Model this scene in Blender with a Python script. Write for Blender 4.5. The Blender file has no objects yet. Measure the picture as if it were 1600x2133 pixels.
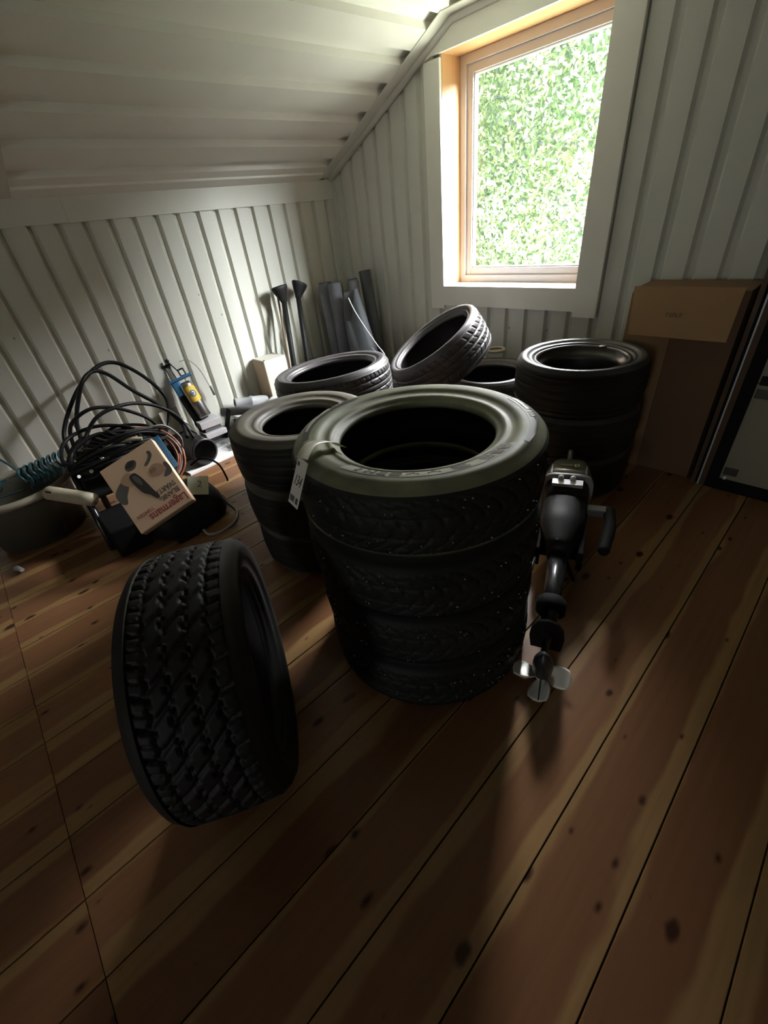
import bpy, bmesh, math, random
from math import sin, cos, pi, radians
from mathutils import Vector, Matrix, noise

SC = bpy.context.scene
COL = SC.collection
random.seed(7)

# ------------------------------------------------------------------ camera
cam_d = bpy.data.cameras.new('camera')
cam_d.sensor_fit = 'HORIZONTAL'
cam_d.sensor_width = 36.0
cam_d.lens = 36.0 * 872.74 / 1600.0
cam_d.clip_start = 0.02
cam = bpy.data.objects.new('camera', cam_d)
COL.objects.link(cam)
Mc = Matrix(((0.6913509, -0.35319434, 0.63030762), (0.71468527, 0.46240933, -0.52478812), (-0.10610794, 0.81328431, 0.5721099))).to_4x4()
Mc.translation = Vector((0, 0, 1.25))
cam.matrix_world = Mc
SC.camera = cam

# ------------------------------------------------------------------ view, sky, lamps
SC.view_settings.view_transform = 'Standard'
SC.view_settings.look = 'None'
SC.view_settings.exposure = 0.0
SC.view_settings.gamma = 1.0
SC.view_settings.use_curve_mapping = False
SC.cycles.max_bounces = 10
SC.cycles.diffuse_bounces = 6
SC.cycles.transparent_max_bounces = 12
SC.cycles.sample_clamp_indirect = 6.0
SC.cycles.caustics_reflective = False
SC.cycles.caustics_refractive = False

wd = bpy.data.worlds.new('sky')
SC.world = wd
wd.use_nodes = True
bg = wd.node_tree.nodes['Background']
bg.inputs[0].default_value = (0.86, 0.95, 1.0, 1)
bg.inputs[1].default_value = 0.66


def area_light(name, loc, target, sx, sy, power, color):
    ld = bpy.data.lights.new(name, 'AREA')
    ld.shape = 'RECTANGLE'
    ld.size, ld.size_y = sx, sy
    ld.energy = power
    ld.color = color
    o = bpy.data.objects.new(name, ld)
    COL.objects.link(o)
    o.location = loc
    o.rotation_euler = (Vector(target) - Vector(loc)).to_track_quat('-Z', 'Y').to_euler()
    return o


area_light('open_sky_light', (2.3, 5.0, 3.5), (-1.8, 2.5, 1.2), 2.4, 2.4, 3600, (0.95, 0.97, 1.0))
area_light('high_sky_light', (-1.5, 4.75, 3.05), (-1.65, 2.6, 1.2), 2.8, 1.1, 1900, (0.99, 0.96, 1.0))
area_light('far_window_sky_light', (1.9, -7.9, 1.7), (1.2, -6.0, 1.35), 2.6, 2.0, 250, (0.97, 0.99, 1.0))
area_light('garden_bounce_light', (-1.2, 4.9, -1.5), (-1.7, 2.4, 1.7), 5.0, 3.0, 760, (1.0, 0.99, 0.88))
pt = bpy.data.lights.new('window_portal', 'AREA')
pt.shape = 'RECTANGLE'; pt.size = 1.0; pt.size_y = 1.2
pt.cycles.is_portal = True
po = bpy.data.objects.new('window_portal', pt); COL.objects.link(po)
po.location = (-1.65, 2.84, 1.38)
po.rotation_euler = (radians(-90), 0, 0)


# ------------------------------------------------------------------ materials
def mat(name, col=(0.5, 0.5, 0.5), rough=0.5, metal=0.0, nscale=0, namt=0.15, bump=0.0, bscale=80, spec=0.5, coat=0.0, stretch=(1, 1, 1)):
    m = bpy.data.materials.new(name)
    m.use_nodes = True
    nt = m.node_tree
    b = nt.nodes['Principled BSDF']
    b.inputs['Base Color'].default_value = (*col, 1)
    b.inputs['Roughness'].default_value = rough
    b.inputs['Metallic'].default_value = metal
    b.inputs['Specular IOR Level'].default_value = spec
    b.inputs['Coat Weight'].default_value = coat
    tc = nt.nodes.new('ShaderNodeTexCoord')
    mp = nt.nodes.new('ShaderNodeMapping')
    mp.inputs['Scale'].default_value = stretch
    nt.links.new(tc.outputs['Object'], mp.inputs[0])
    if nscale:
        n = nt.nodes.new('ShaderNodeTexNoise')
        n.inputs['Scale'].default_value = nscale
        n.inputs['Detail'].default_value = 5
        nt.links.new(mp.outputs[0], n.inputs['Vector'])
        r = nt.nodes.new('ShaderNodeMapRange')
        r.inputs[3].default_value = 1 - namt
        r.inputs[4].default_value = 1 + namt
        nt.links.new(n.outputs[0], r.inputs[0])
        mx = nt.nodes.new('ShaderNodeMix')
        mx.data_type = 'RGBA'; mx.blend_type = 'MULTIPLY'
        mx.inputs[0].default_value = 1
        mx.inputs[6].default_value = (*col, 1)
        nt.links.new(r.outputs[0], mx.inputs[7])
        nt.links.new(mx.outputs[2], b.inputs['Base Color'])
    if bump:
        n2 = nt.nodes.new('ShaderNodeTexNoise')
        n2.inputs['Scale'].default_value = bscale
        nt.links.new(mp.outputs[0], n2.inputs['Vector'])
        bp = nt.nodes.new('ShaderNodeBump')
        bp.inputs['Strength'].default_value = bump
        bp.inputs['Distance'].default_value = 0.002
        nt.links.new(n2.outputs[0], bp.inputs['Height'])
        nt.links.new(bp.outputs[0], b.inputs['Normal'])
    return m


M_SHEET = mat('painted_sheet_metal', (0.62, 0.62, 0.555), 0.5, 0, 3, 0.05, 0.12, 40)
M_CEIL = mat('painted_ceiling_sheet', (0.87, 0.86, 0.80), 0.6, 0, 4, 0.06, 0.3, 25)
M_TRIM = mat('cream_trim', (0.68, 0.675, 0.61), 0.5, 0, 5, 0.04, 0.1, 40)
M_CASE = mat('white_painted_board', (0.80, 0.78, 0.71), 0.5, 0, 6, 0.05, 0.2, 60)
M_FRAME = mat('pink_white_window_paint', (0.72, 0.69, 0.70), 0.45, 0, 8, 0.06, 0.15, 60)
M_PINE = mat('varnished_pine', (0.60, 0.36, 0.17), 0.4, 0, 6, 0.18, 0.1, 30, stretch=(14, 14, 1.2))
M_SILL = mat('white_sill_paint', (0.85, 0.83, 0.80), 0.4)
M_BLACK = mat('black_plastic', (0.010, 0.010, 0.010), 0.55, 0, 20, 0.3, spec=0.22)
M_BLACKGLOSS = mat('black_gloss_paint', (0.012, 0.012, 0.014), 0.22, 0, 0)
M_MATTE = mat('black_matte', (0.007, 0.007, 0.007), 0.75, spec=0.15)
M_CABLE = mat('black_cable', (0.010, 0.010, 0.011), 0.45, spec=0.2)
M_GREYCABLE = mat('grey_cable', (0.28, 0.27, 0.26), 0.5)
M_COPPER = mat('rust_orange_hose', (0.30, 0.10, 0.055), 0.45)
M_TEAL = mat('teal_hose', (0.015, 0.075, 0.10), 0.3)
M_STEEL = mat('brushed_steel', (0.62, 0.61, 0.60), 0.28, 1.0, 12, 0.1)
M_ALU = mat('cast_aluminium', (0.75, 0.75, 0.78), 0.35, 0.35, 15, 0.12)
M_BLUE = mat('blue_plastic', (0.06, 0.22, 0.45), 0.4)
M_YELLOW = mat('yellow_label', (0.80, 0.55, 0.05), 0.5)
M_WHITE = mat('white_plastic', (0.80, 0.80, 0.80), 0.4)
M_PAPER = mat('white_paper', (0.88, 0.86, 0.78), 0.7)
M_INK = mat('dark_ink', (0.05, 0.045, 0.04), 0.7)
M_RED = mat('red_ink', (0.38, 0.08, 0.08), 0.7)
M_GREYINK = mat('grey_ink', (0.13, 0.12, 0.115), 0.7, 0, 10, 0.3)
M_SKININK = mat('tan_ink', (0.55, 0.36, 0.24), 0.7, 0, 20, 0.1)
M_CARD = mat('brown_cardboard', (0.27, 0.155, 0.07), 0.75, 0, 4, 0.12, 0.1, 60)
M_CARDD = mat('darker_cardboard', (0.16, 0.09, 0.045), 0.75, 0, 4, 0.15)
M_TANCARD = mat('tan_carton', (0.88, 0.62, 0.43), 0.6, 0, 5, 0.06)
M_OFFW = mat('off_white_board', (0.62, 0.60, 0.53), 0.6, 0, 5, 0.05)
M_GREYFOAM = mat('grey_foam', (0.15, 0.155, 0.175), 0.9, 0, 30, 0.15, 0.5, 120)
M_DARKMAT = mat('dark_rolled_mat', (0.075, 0.08, 0.09), 0.7, 0, 8, 0.3)
M_DBLUE = mat('dark_blue_cloth', (0.02, 0.035, 0.045), 0.9, 0, 12, 0.4, 0.8, 30)
M_GREYPVC = mat('grey_pvc', (0.36, 0.36, 0.37), 0.4)
M_DGREYPVC = mat('dark_grey_pvc', (0.12, 0.12, 0.12), 0.45, 0, 20, 0.15)
M_TUB = mat('olive_grey_plastic', (0.085, 0.085, 0.065), 0.5, 0, 3, 0.2)
M_RIM = mat('pale_tub_rim', (0.33, 0.30, 0.24), 0.45, 0, 6, 0.1)
M_CABGREY = mat('grey_green_panel', (0.30, 0.285, 0.21), 0.5, 0, 3, 0.08)
M_WINGLASSBROWN = mat('brown_varnished_strip', (0.10, 0.06, 0.04), 0.3, 0, 10, 0.2)
M_MOTOR = mat('grey_motor_paint', (0.17, 0.17, 0.14), 0.3, 0.35, 20, 0.15, coat=0.3)
M_PROP = mat('pale_grey_propeller', (0.86, 0.85, 0.80), 0.35, 0.1, 15, 0.06)
M_BARK = mat('bark', (0.45, 0.44, 0.38), 0.9, 0, 10, 0.3)
M_RING = mat('beige_plastic', (0.55, 0.47, 0.33), 0.5)
M_ORANGEBAG = mat('copper_fittings', (0.45, 0.24, 0.17), 0.35, 0.3, 40, 0.5, 0.6, 60)


def rubber(name, base=0.02, dust=(0.10, 0.10, 0.08), amount=0.4, rough=0.5, rings=None):
    m = mat(name, (base, base, base), rough, spec=0.32 if base < 0.015 else 0.5)
    nt = m.node_tree
    b = nt.nodes['Principled BSDF']
    tc = [n for n in nt.nodes if n.type == 'TEX_COORD'][0]
    n = nt.nodes.new('ShaderNodeTexNoise'); n.inputs['Scale'].default_value = 7; n.inputs['Detail'].default_value = 8
    nt.links.new(tc.outputs['Object'], n.inputs['Vector'])
    r = nt.nodes.new('ShaderNodeMapRange')
    r.inputs[1].default_value = 0.35; r.inputs[2].default_value = 0.7
    r.inputs[3].default_value = amount * 0.35; r.inputs[4].default_value = amount
    nt.links.new(n.outputs[0], r.inputs[0])
    mx = nt.nodes.new('ShaderNodeMix'); mx.data_type = 'RGBA'
    mx.inputs[6].default_value = (base, base, base, 1)
    mx.inputs[7].default_value = (*dust, 1)
    nt.links.new(r.outputs[0], mx.inputs[0])
    nt.links.new(mx.outputs[2], b.inputs['Base Color'])
    rr = nt.nodes.new('ShaderNodeMapRange')
    rr.inputs[3].default_value = rough - 0.08; rr.inputs[4].default_value = rough + 0.18
    nt.links.new(n.outputs[0], rr.inputs[0])
    nt.links.new(rr.outputs[0], b.inputs['Roughness'])
    return m


M_RUB = rubber('black_rubber', 0.008, (0.022, 0.022, 0.019), 0.5, 0.55)
M_TREAD = rubber('tread_rubber', 0.010, (0.030, 0.030, 0.025), 0.6, 0.55)
M_RUBGREEN = rubber('dusty_green_grey_rubber', 0.03, (0.25, 0.27, 0.165), 0.9, 0.5)
M_RUBBROWN = rubber('dusty_brown_rubber', 0.03, (0.18, 0.165, 0.125), 0.75, 0.5)
M_RUBSHINE = rubber('shiny_rubber', 0.03, (0.12, 0.11, 0.115), 0.6, 0.36)
M_LINER = rubber('inner_liner_rubber', 0.010, (0.02, 0.02, 0.02), 0.4, 0.5)


def floor_material():
    m = bpy.data.materials.new('varnished_pine_floor')
    m.use_nodes = True
    nt = m.node_tree; N = nt.nodes; L = nt.links
    b = N['Principled BSDF']
    tc = N.new('ShaderNodeTexCoord')
    oi = N.new('ShaderNodeObjectInfo')
    sep = N.new('ShaderNodeSeparateXYZ'); L.new(tc.outputs['Object'], sep.inputs[0])
    # offset the pattern per board
    off = N.new('ShaderNodeVectorMath'); off.operation = 'SCALE'; off.inputs[3].default_value = 37.0
    comb = N.new('ShaderNodeCombineXYZ'); L.new(oi.outputs['Random'], comb.inputs[0]); L.new(oi.outputs['Random'], comb.inputs[1])
    L.new(comb.outputs[0], off.inputs[0])
    add = N.new('ShaderNodeVectorMath'); L.new(tc.outputs['Object'], add.inputs[0]); L.new(off.outputs[0], add.inputs[1])
    # wavy heartwood boundary
    mp = N.new('ShaderNodeMapping'); mp.inputs['Scale'].default_value = (6, 1.6, 1); L.new(add.outputs[0], mp.inputs[0])
    n1 = N.new('ShaderNodeTexNoise'); n1.inputs['Scale'].default_value = 1.0; n1.inputs['Detail'].default_value = 3; L.new(mp.outputs[0], n1.inputs['Vector'])
    sh = N.new('ShaderNodeMath'); sh.operation = 'MULTIPLY_ADD'; sh.inputs[1].default_value = 0.12; sh.inputs[2].default_value = -0.06; L.new(n1.outputs[0], sh.inputs[0])
    rs = N.new('ShaderNodeMath'); rs.operation = 'MULTIPLY_ADD'; rs.inputs[1].default_value = 0.05; rs.inputs[2].default_value = -0.025; L.new(oi.outputs['Random'], rs.inputs[0])
    ad = N.new('ShaderNodeMath'); ad.operation = 'ADD'; L.new(sep.outputs[0], ad.inputs[0]); L.new(rs.outputs[0], ad.inputs[1])
    ab = N.new('ShaderNodeMath'); ab.operation = 'ABSOLUTE'; L.new(ad.outputs[0], ab.inputs[0])
    su = N.new('ShaderNodeMath'); su.operation = 'ADD'; L.new(ab.outputs[0], su.inputs[0]); L.new(sh.outputs[0], su.inputs[1])
    edge = N.new('ShaderNodeMapRange'); edge.interpolation_type = 'SMOOTHSTEP'
    edge.inputs[1].default_value = 0.055; edge.inputs[2].default_value = 0.072; L.new(su.outputs[0], edge.inputs[0])
    # grain
    mg = N.new('ShaderNodeMapping'); mg.inputs['Scale'].default_value = (60, 2.2, 60); L.new(add.outputs[0], mg.inputs[0])
    ng = N.new('ShaderNodeTexNoise'); ng.inputs['Scale'].default_value = 1; ng.inputs['Detail'].default_value = 6; L.new(mg.outputs[0], ng.inputs['Vector'])
    gr = N.new('ShaderNodeMapRange'); gr.inputs[3].default_value = 0.80; gr.inputs[4].default_value = 1.18; L.new(ng.outputs[0], gr.inputs[0])
    heart = N.new('ShaderNodeMix'); heart.data_type = 'RGBA'
    heart.inputs[6].default_value = (0.175, 0.083, 0.040, 1); heart.inputs[7].default_value = (0.24, 0.117, 0.054, 1)
    L.new(oi.outputs['Random'], heart.inputs[0])
    c1 = N.new('ShaderNodeMix'); c1.data_type = 'RGBA'
    L.new(heart.outputs[2], c1.inputs[6])
    c1.inputs[7].default_value = (0.285, 0.17, 0.075, 1); L.new(edge.outputs[0], c1.inputs[0])
    c2 = N.new('ShaderNodeMix'); c2.data_type = 'RGBA'; c2.blend_type = 'MULTIPLY'; c2.inputs[0].default_value = 1
    L.new(c1.outputs[2], c2.inputs[6]); L.new(gr.outputs[0], c2.inputs[7])
    # knots
    mk = N.new('ShaderNodeMapping'); mk.inputs['Scale'].default_value = (9.0, 5.0, 0.01); L.new(add.outputs[0], mk.inputs[0])
    vo = N.new('ShaderNodeTexVoronoi'); vo.voronoi_dimensions = '2D'; vo.inputs['Scale'].default_value = 1.0; vo.inputs['Randomness'].default_value = 1.0; L.new(mk.outputs[0], vo.inputs['Vector'])
    nk = N.new('ShaderNodeTexNoise'); nk.inputs['Scale'].default_value = 40; L.new(add.outputs[0], nk.inputs['Vector'])
    vk = N.new('ShaderNodeMath'); vk.operation = 'MULTIPLY_ADD'; vk.inputs[1].default_value = 0.08; L.new(nk.outputs[0], vk.inputs[0]); L.new(vo.outputs['Distance'], vk.inputs[2])
    sc = N.new('ShaderNodeSeparateColor'); L.new(vo.outputs['Color'], sc.inputs[0])
    sz = N.new('ShaderNodeMapRange'); sz.inputs[1].default_value = 0.25; sz.inputs[2].default_value = 1.0; sz.inputs[3].default_value = 0.0; sz.inputs[4].default_value = 0.155; L.new(sc.outputs[0], sz.inputs[0])
    df = N.new('ShaderNodeMath'); df.operation = 'SUBTRACT'; L.new(sz.outputs[0], df.inputs[0]); L.new(vk.outputs[0], df.inputs[1])
    kn = N.new('ShaderNodeMapRange'); kn.interpolation_type = 'SMOOTHSTEP'; kn.inputs[1].default_value = -0.055; kn.inputs[2].default_value = 0.045; L.new(df.outputs[0], kn.inputs[0])
    c3 = N.new('ShaderNodeMix'); c3.data_type = 'RGBA'; L.new(c2.outputs[2], c3.inputs[6]); c3.inputs[7].default_value = (0.045, 0.018, 0.012, 1); L.new(kn.outputs[0], c3.inputs[0])
    L.new(c3.outputs[2], b.inputs['Base Color'])
    b.inputs['Roughness'].default_value = 0.27
    b.inputs['Specular IOR Level'].default_value = 0.4
    bp = N.new('ShaderNodeBump'); bp.inputs['Strength'].default_value = 0.18; bp.inputs['Distance'].default_value = 0.003
    nb = N.new('ShaderNodeTexNoise'); nb.inputs['Scale'].default_value = 9; L.new(add.outputs[0], nb.inputs['Vector'])
    L.new(nb.outputs[0], bp.inputs['Height']); L.new(bp.outputs[0], b.inputs['Normal'])
    return m


M_FLOOR = floor_material()
M_GAP = mat('dark_subfloor', (0.02, 0.010, 0.006), 0.9)

M_GLASS = bpy.data.materials.new('window_glass'); M_GLASS.use_nodes = True
_nt = M_GLASS.node_tree; _nt.nodes.remove(_nt.nodes['Principled BSDF'])
_tr = _nt.nodes.new('ShaderNodeBsdfTransparent'); _gl = _nt.nodes.new('ShaderNodeBsdfGlossy'); _gl.inputs['Roughness'].default_value = 0.02
_mx = _nt.nodes.new('ShaderNodeMixShader'); _fr = _nt.nodes.new('ShaderNodeMapRange')
_lw = _nt.nodes.new('ShaderNodeLayerWeight'); _lw.inputs[0].default_value = 0.5
_pw = _nt.nodes.new('ShaderNodeMath'); _pw.operation = 'POWER'; _pw.inputs[1].default_value = 4
_nt.links.new(_lw.outputs[1], _pw.inputs[0]); _nt.links.new(_pw.outputs[0], _fr.inputs[0]); _fr.inputs[3].default_value = 0.03; _fr.inputs[4].default_value = 0.7
_tr.inputs[0].default_value = (0.97, 0.985, 0.975, 1)
_nt.links.new(_fr.outputs[0], _mx.inputs[0]); _nt.links.new(_tr.outputs[0], _mx.inputs[1]); _nt.links.new(_gl.outputs[0], _mx.inputs[2])
_nt.links.new(_mx.outputs[0], _nt.nodes['Material Output'].inputs[0])

M_CLEARBAG = bpy.data.materials.new('clear_bag'); M_CLEARBAG.use_nodes = True
_nt = M_CLEARBAG.node_tree; _nt.nodes.remove(_nt.nodes['Principled BSDF'])
_tr = _nt.nodes.new('ShaderNodeBsdfTransparent'); _gl = _nt.nodes.new('ShaderNodeBsdfGlossy'); _gl.inputs['Roughness'].default_value = 0.15
_mx = _nt.nodes.new('ShaderNodeMixShader'); _mx.inputs[0].default_value = 0.25
_nt.links.new(_tr.outputs[0], _mx.inputs[1]); _nt.links.new(_gl.outputs[0], _mx.inputs[2])
_nt.links.new(_mx.outputs[0], _nt.nodes['Material Output'].inputs[0])


def leaf_material():
    m = bpy.data.materials.new('leaves'); m.use_nodes = True
    nt = m.node_tree; N = nt.nodes; L = nt.links
    N.remove(N['Principled BSDF'])
    tc = N.new('ShaderNodeTexCoord')
    n = N.new('ShaderNodeTexNoise'); n.inputs['Scale'].default_value = 1.3; n.inputs['Detail'].default_value = 4; L.new(tc.outputs['Object'], n.inputs['Vector'])
    at = N.new('ShaderNodeAttribute'); at.attribute_name = 'tone'
    ad = N.new('ShaderNodeMath'); ad.operation = 'MULTIPLY_ADD'; ad.inputs[1].default_value = 0.5; L.new(at.outputs['Fac'], ad.inputs[0]); L.new(n.outputs[0], ad.inputs[2])
    cr = N.new('ShaderNodeValToRGB'); L.new(ad.outputs[0], cr.inputs[0])
    e = cr.color_ramp.elements
    e[0].position = 0.35; e[0].color = (0.36, 0.50, 0.42, 1)
    e[1].position = 1.0; e[1].color = (0.84, 0.88, 0.58, 1)
    x = cr.color_ramp.elements.new(0.7); x.color = (0.60, 0.74, 0.54, 1)
    d = N.new('ShaderNodeBsdfDiffuse'); t = N.new('ShaderNodeBsdfTranslucent')
    L.new(cr.outputs[0], d.inputs[0]); L.new(cr.outputs[0], t.inputs[0])
    mx = N.new('ShaderNodeMixShader'); mx.inputs[0].default_value = 0.5
    L.new(d.outputs[0], mx.inputs[1]); L.new(t.outputs[0], mx.inputs[2]); L.new(mx.outputs[0], N['Material Output'].inputs[0])
    return m


M_LEAF = leaf_material()


# ------------------------------------------------------------------ mesh helpers
class MB:
    def __init__(s):
        s.v = []; s.f = []; s.smooth = []

    def add(s, vs, fs, smooth=False):
        o = len(s.v)
        s.v += [tuple(v) for v in vs]
        s.f += [tuple(i + o for i in f) for f in fs]
        s.smooth += [smooth] * len(fs)
        return s

    def box(s, a, b, M=None):
        (x0, y0, z0), (x1, y1, z1) = a, b
        vs = [Vector(p) for p in ((x0, y0, z0), (x1, y0, z0), (x1, y1, z0), (x0, y1, z0), (x0, y0, z1), (x1, y0, z1), (x1, y1, z1), (x0, y1, z1))]
        if M is not None: vs = [M @ v for v in vs]
        return s.add(vs, [(0, 3, 2, 1), (4, 5, 6, 7), (0, 1, 5, 4), (1, 2, 6, 5), (2, 3, 7, 6), (3, 0, 4, 7)])

    def tube(s, pts, r, n=10, caps=True, closed=False):
        pts = [Vector(p) for p in pts]
        rs = r if isinstance(r, (list, tuple)) else [r] * len(pts)
        K = len(pts); up = None; rings = []
        for i, p in enumerate(pts):
            if closed: d = pts[(i + 1) % K] - pts[i - 1]
            else: d = pts[min(i + 1, K - 1)] - pts[max(i - 1, 0)]
            d.normalize()
            if up is None:
                up = Vector((0, 0, 1)) if abs(d.z) < 0.9 else Vector((1, 0, 0))
            a = d.cross(up)
            if a.length < 1e-5: a = d.cross(Vector((1, 0.3, 0)))
            a.normalize(); c = a.cross(d); up = c
            rings.append([p + (a * cos(2 * pi * k / n) + c * sin(2 * pi * k / n)) * rs[i] for k in range(n)])
        vs = [v for rg in rings for v in rg]
        fs = []
        for i in range(K if closed else K - 1):
            j = (i + 1) % K
            for k in range(n):
                fs.append((i * n + k, i * n + (k + 1) % n, j * n + (k + 1) % n, j * n + k))
        s.add(vs, fs, True)
        if caps and not closed:
            o = len(s.v) - len(vs)
            s.f += [tuple(o + k for k in reversed(range(n))), tuple(o + (K - 1) * n + k for k in range(n))]
            s.smooth += [False, False]
        return s

    def lathe(s, prof, n=48, M=None, closed=False, smooth=True):
        vs = []
        for r, z in prof:
            for k in range(n):
                v = Vector((r * cos(2 * pi * k / n), r * sin(2 * pi * k / n), z))
                vs.append(M @ v if M is not None else v)
        fs = []
        K = len(prof)
        for i in range(K if closed else K - 1):
            j = (i + 1) % K
            for k in range(n):
                fs.append((i * n + k, i * n + (k + 1) % n, j * n + (k + 1) % n, j * n + k))
        return s.add(vs, fs, smooth)

    def prism(s, outline, h0, h1, M=None):
        n = len(outline)
        vs = [Vector((x, y, h0)) for x, y in outline] + [Vector((x, y, h1)) for x, y in outline]
        if M is not None: vs = [M @ v for v in vs]
        fs = [tuple(reversed(range(n))), tuple(range(n, 2 * n))] + [(i, (i + 1) % n, n + (i + 1) % n, n + i) for i in range(n)]
        return s.add(vs, fs)

    def build(s, name, m, parent=None, bevel=0.0, sharp=0.7):
        me = bpy.data.meshes.new(name)
        me.from_pydata(s.v, [], s.f)
        me.polygons.foreach_set('use_smooth', s.smooth)
        me.materials.append(m)
        me.update()
        o = bpy.data.objects.new(name, me)
        COL.objects.link(o)
        if parent is not None: o.parent = parent
        if bevel:
            b = o.modifiers.new('bevel', 'BEVEL'); b.width = bevel; b.segments = 2; b.limit_method = 'ANGLE'
        return o


def tag(o, label=None, cat=None, group=None, kind=None):
    if label: o['label'] = label
    if cat: o['category'] = cat
    if group: o['group'] = group
    if kind: o['kind'] = kind
    return o


def thing(name, label, cat, loc=(0, 0, 0), group=None, M=None):
    o = bpy.data.objects.new(name, None)
    o.empty_display_size = 0.1
    COL.objects.link(o)
    if M is not None: o.matrix_world = M
    else: o.location = loc
    return tag(o, label, cat, group)


def frame(o, x=None, y=None, z=None):
    """matrix with given unit axes (x and y given) at origin o"""
    x = Vector(x).normalized(); y = Vector(y); y = (y - x * y.dot(x)).normalized(); z = x.cross(y)
    m = Matrix((x, y, z)).transposed().to_4x4(); m.translation = Vector(o)
    return m


def axis_frame(o, z, xhint=(1, 0, 0)):
    z = Vector(z).normalized(); x = Vector(xhint); x = (x - z * x.dot(z)).normalized(); y = z.cross(x)
    m = Matrix((x, y, z)).transposed().to_4x4(); m.translation = Vector(o)
    return m


def catmull(pts, k=8, closed=False):
    P = [Vector(p) for p in pts]; out = []; n = len(P)
    for i in range(n if closed else n - 1):
        if closed: a, b, c, d = P[i - 1], P[i], P[(i + 1) % n], P[(i + 2) % n]
        else: a, b, c, d = P[max(i - 1, 0)], P[i], P[i + 1], P[min(i + 2, n - 1)]
        for j in range(k):
            t = j / k
            out.append(0.5 * ((2 * b) + (c - a) * t + (2 * a - 5 * b + 4 * c - d) * t * t + (3 * b - a - 3 * c + d) * t ** 3))
    if not closed: out.append(P[-1])
    return out


def text_obj(txt, size, m, parent, name, M, extrude=0.0004, shear=0.0, sx=1.0, bold=0.0):
    c = bpy.data.curves.new('t', 'FONT'); c.body = txt; c.size = size; c.extrude = extrude; c.shear = shear; c.offset = bold
    o = bpy.data.objects.new('t', c); COL.objects.link(o)
    bpy.context.view_layer.update()
    me = bpy.data.meshes.new_from_object(o.evaluated_get(bpy.context.evaluated_depsgraph_get()))
    bpy.data.objects.remove(o)
    me.materials.clear(); me.materials.append(m)
    me.transform(M @ Matrix.Diagonal((sx, 1, 1, 1)))
    r = bpy.data.objects.new(name, me); COL.objects.link(r)
    r.parent = parent
    return r


# ------------------------------------------------------------------ room
X0, Y1 = -3.24, 2.6          # knee wall plane, gable wall plane
XR, YF = 2.1, -6.0           # right wall, wall behind the camera
ZK, SL, ZF = 1.535, 0.4392, 2.067
XK = X0 + (ZF - ZK) / SL     # where the slope meets the flat ceiling


def groove_profile(u0, u1, pitch, first, wid, depth, flank):
    """(u, d) polyline, d = recess depth, grooves start at first + k*pitch"""
    out = [(u0, 0.0)]
    k = math.floor((u0 - first) / pitch)
    while True:
        a = first + k * pitch
        k += 1
        if a > u1: break
        for u, d in ((a, 0), (a + flank, depth), (a + wid - flank, depth), (a + wid, 0)):
            if u0 < u < u1: out.append((u, d))
    out.append((u1, 0.0))
    return out


# floor: boards of 0.178 m, butt-jointed on one line
fl = MB().box((X0 - 0.1, YF, -0.06), (XR, Y1 + 0.1, -0.022)).build('floor', M_GAP)
tag(fl, kind='structure')
PW, G = 0.178, 0.0032
_x = -0.0855 - PW * 18
plank_meshes = {}
k = 0
while _x < XR:
    xa, xb = max(_x, X0 - 0.05), min(_x + PW, XR)
    if xb - xa > 0.02:
        for (ya, yb) in ((YF, -0.414), (-0.412, Y1 + 0.05)):
            key = (round(xb - xa, 3), round(yb - ya, 3))
            if key not in plank_meshes:
                w, l, t, b = (xb - xa) / 2 - G / 2, (yb - ya) / 2, 0.022, 0.0015
                sec = [(-w, -t), (-w, -b), (-w + b, 0), (w - b, 0), (w, -b), (w, -t)]
                mb = MB()
                vs = [(x, -l, z) for x, z in sec] + [(x, l, z) for x, z in sec]
                n = len(sec)
                mb.add(vs, [(i, (i + 1) % n, n + (i + 1) % n, n + i)[::-1] for i in range(n)] + [tuple(range(n)), tuple(range(2 * n - 1, n - 1, -1))])
                me = bpy.data.meshes.new('plank'); me.from_pydata(mb.v, [], mb.f); me.materials.append(M_FLOOR)
                plank_meshes[key] = me
            o = bpy.data.objects.new('plank', plank_meshes[key]); COL.objects.link(o)
            o.parent = fl
            o.location = ((xa + xb) / 2, (ya + yb) / 2, random.uniform(-0.0006, 0.0006))
            if random.random() < 0.5: o.rotation_euler = (0, 0, pi)
    _x += PW


def extr(profile3a, profile3b, name, m):
    n = len(profile3a)
    return MB().add(list(profile3a) + list(profile3b), [(i, i + 1, n + i + 1, n + i) for i in range(n - 1)]).build(name, m)


# knee wall (left): grooved sheet
pr_ = groove_profile(YF, Y1 + 0.02, 0.1335, 0.404 - 0.040, 0.044, 0.022, 0.012)
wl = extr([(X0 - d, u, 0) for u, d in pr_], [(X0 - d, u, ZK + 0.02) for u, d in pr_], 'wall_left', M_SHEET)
tag(wl, kind='structure')
MB().box((X0 - 0.12, YF, -0.05), (X0 - 0.03, Y1 + 0.15, ZK + 0.05)).build('backing', M_SHEET, wl)
for (y, z) in ((1.42, 0.80), (1.79, 0.76), (0.62, 0.75), (0.20, 0.92), (1.30, 0.95)):
    MB().lathe([(0.0, 0.004), (0.004, 0.003), (0.006, 0)], 10, axis_frame((X0, y, z), (1, 0, 0), (0, 0, 1))).build('screw', M_GREYPVC, wl)

# gable wall with the window hole
HX0, HX1, HZ0, HZ1 = -2.125, -1.18, 0.812, 1.950
gpr = groove_profile(X0 - 0.03, XR, 0.1375, -1.637 - 0.1375 * 8, 0.048, 0.022, 0.012)


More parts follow.
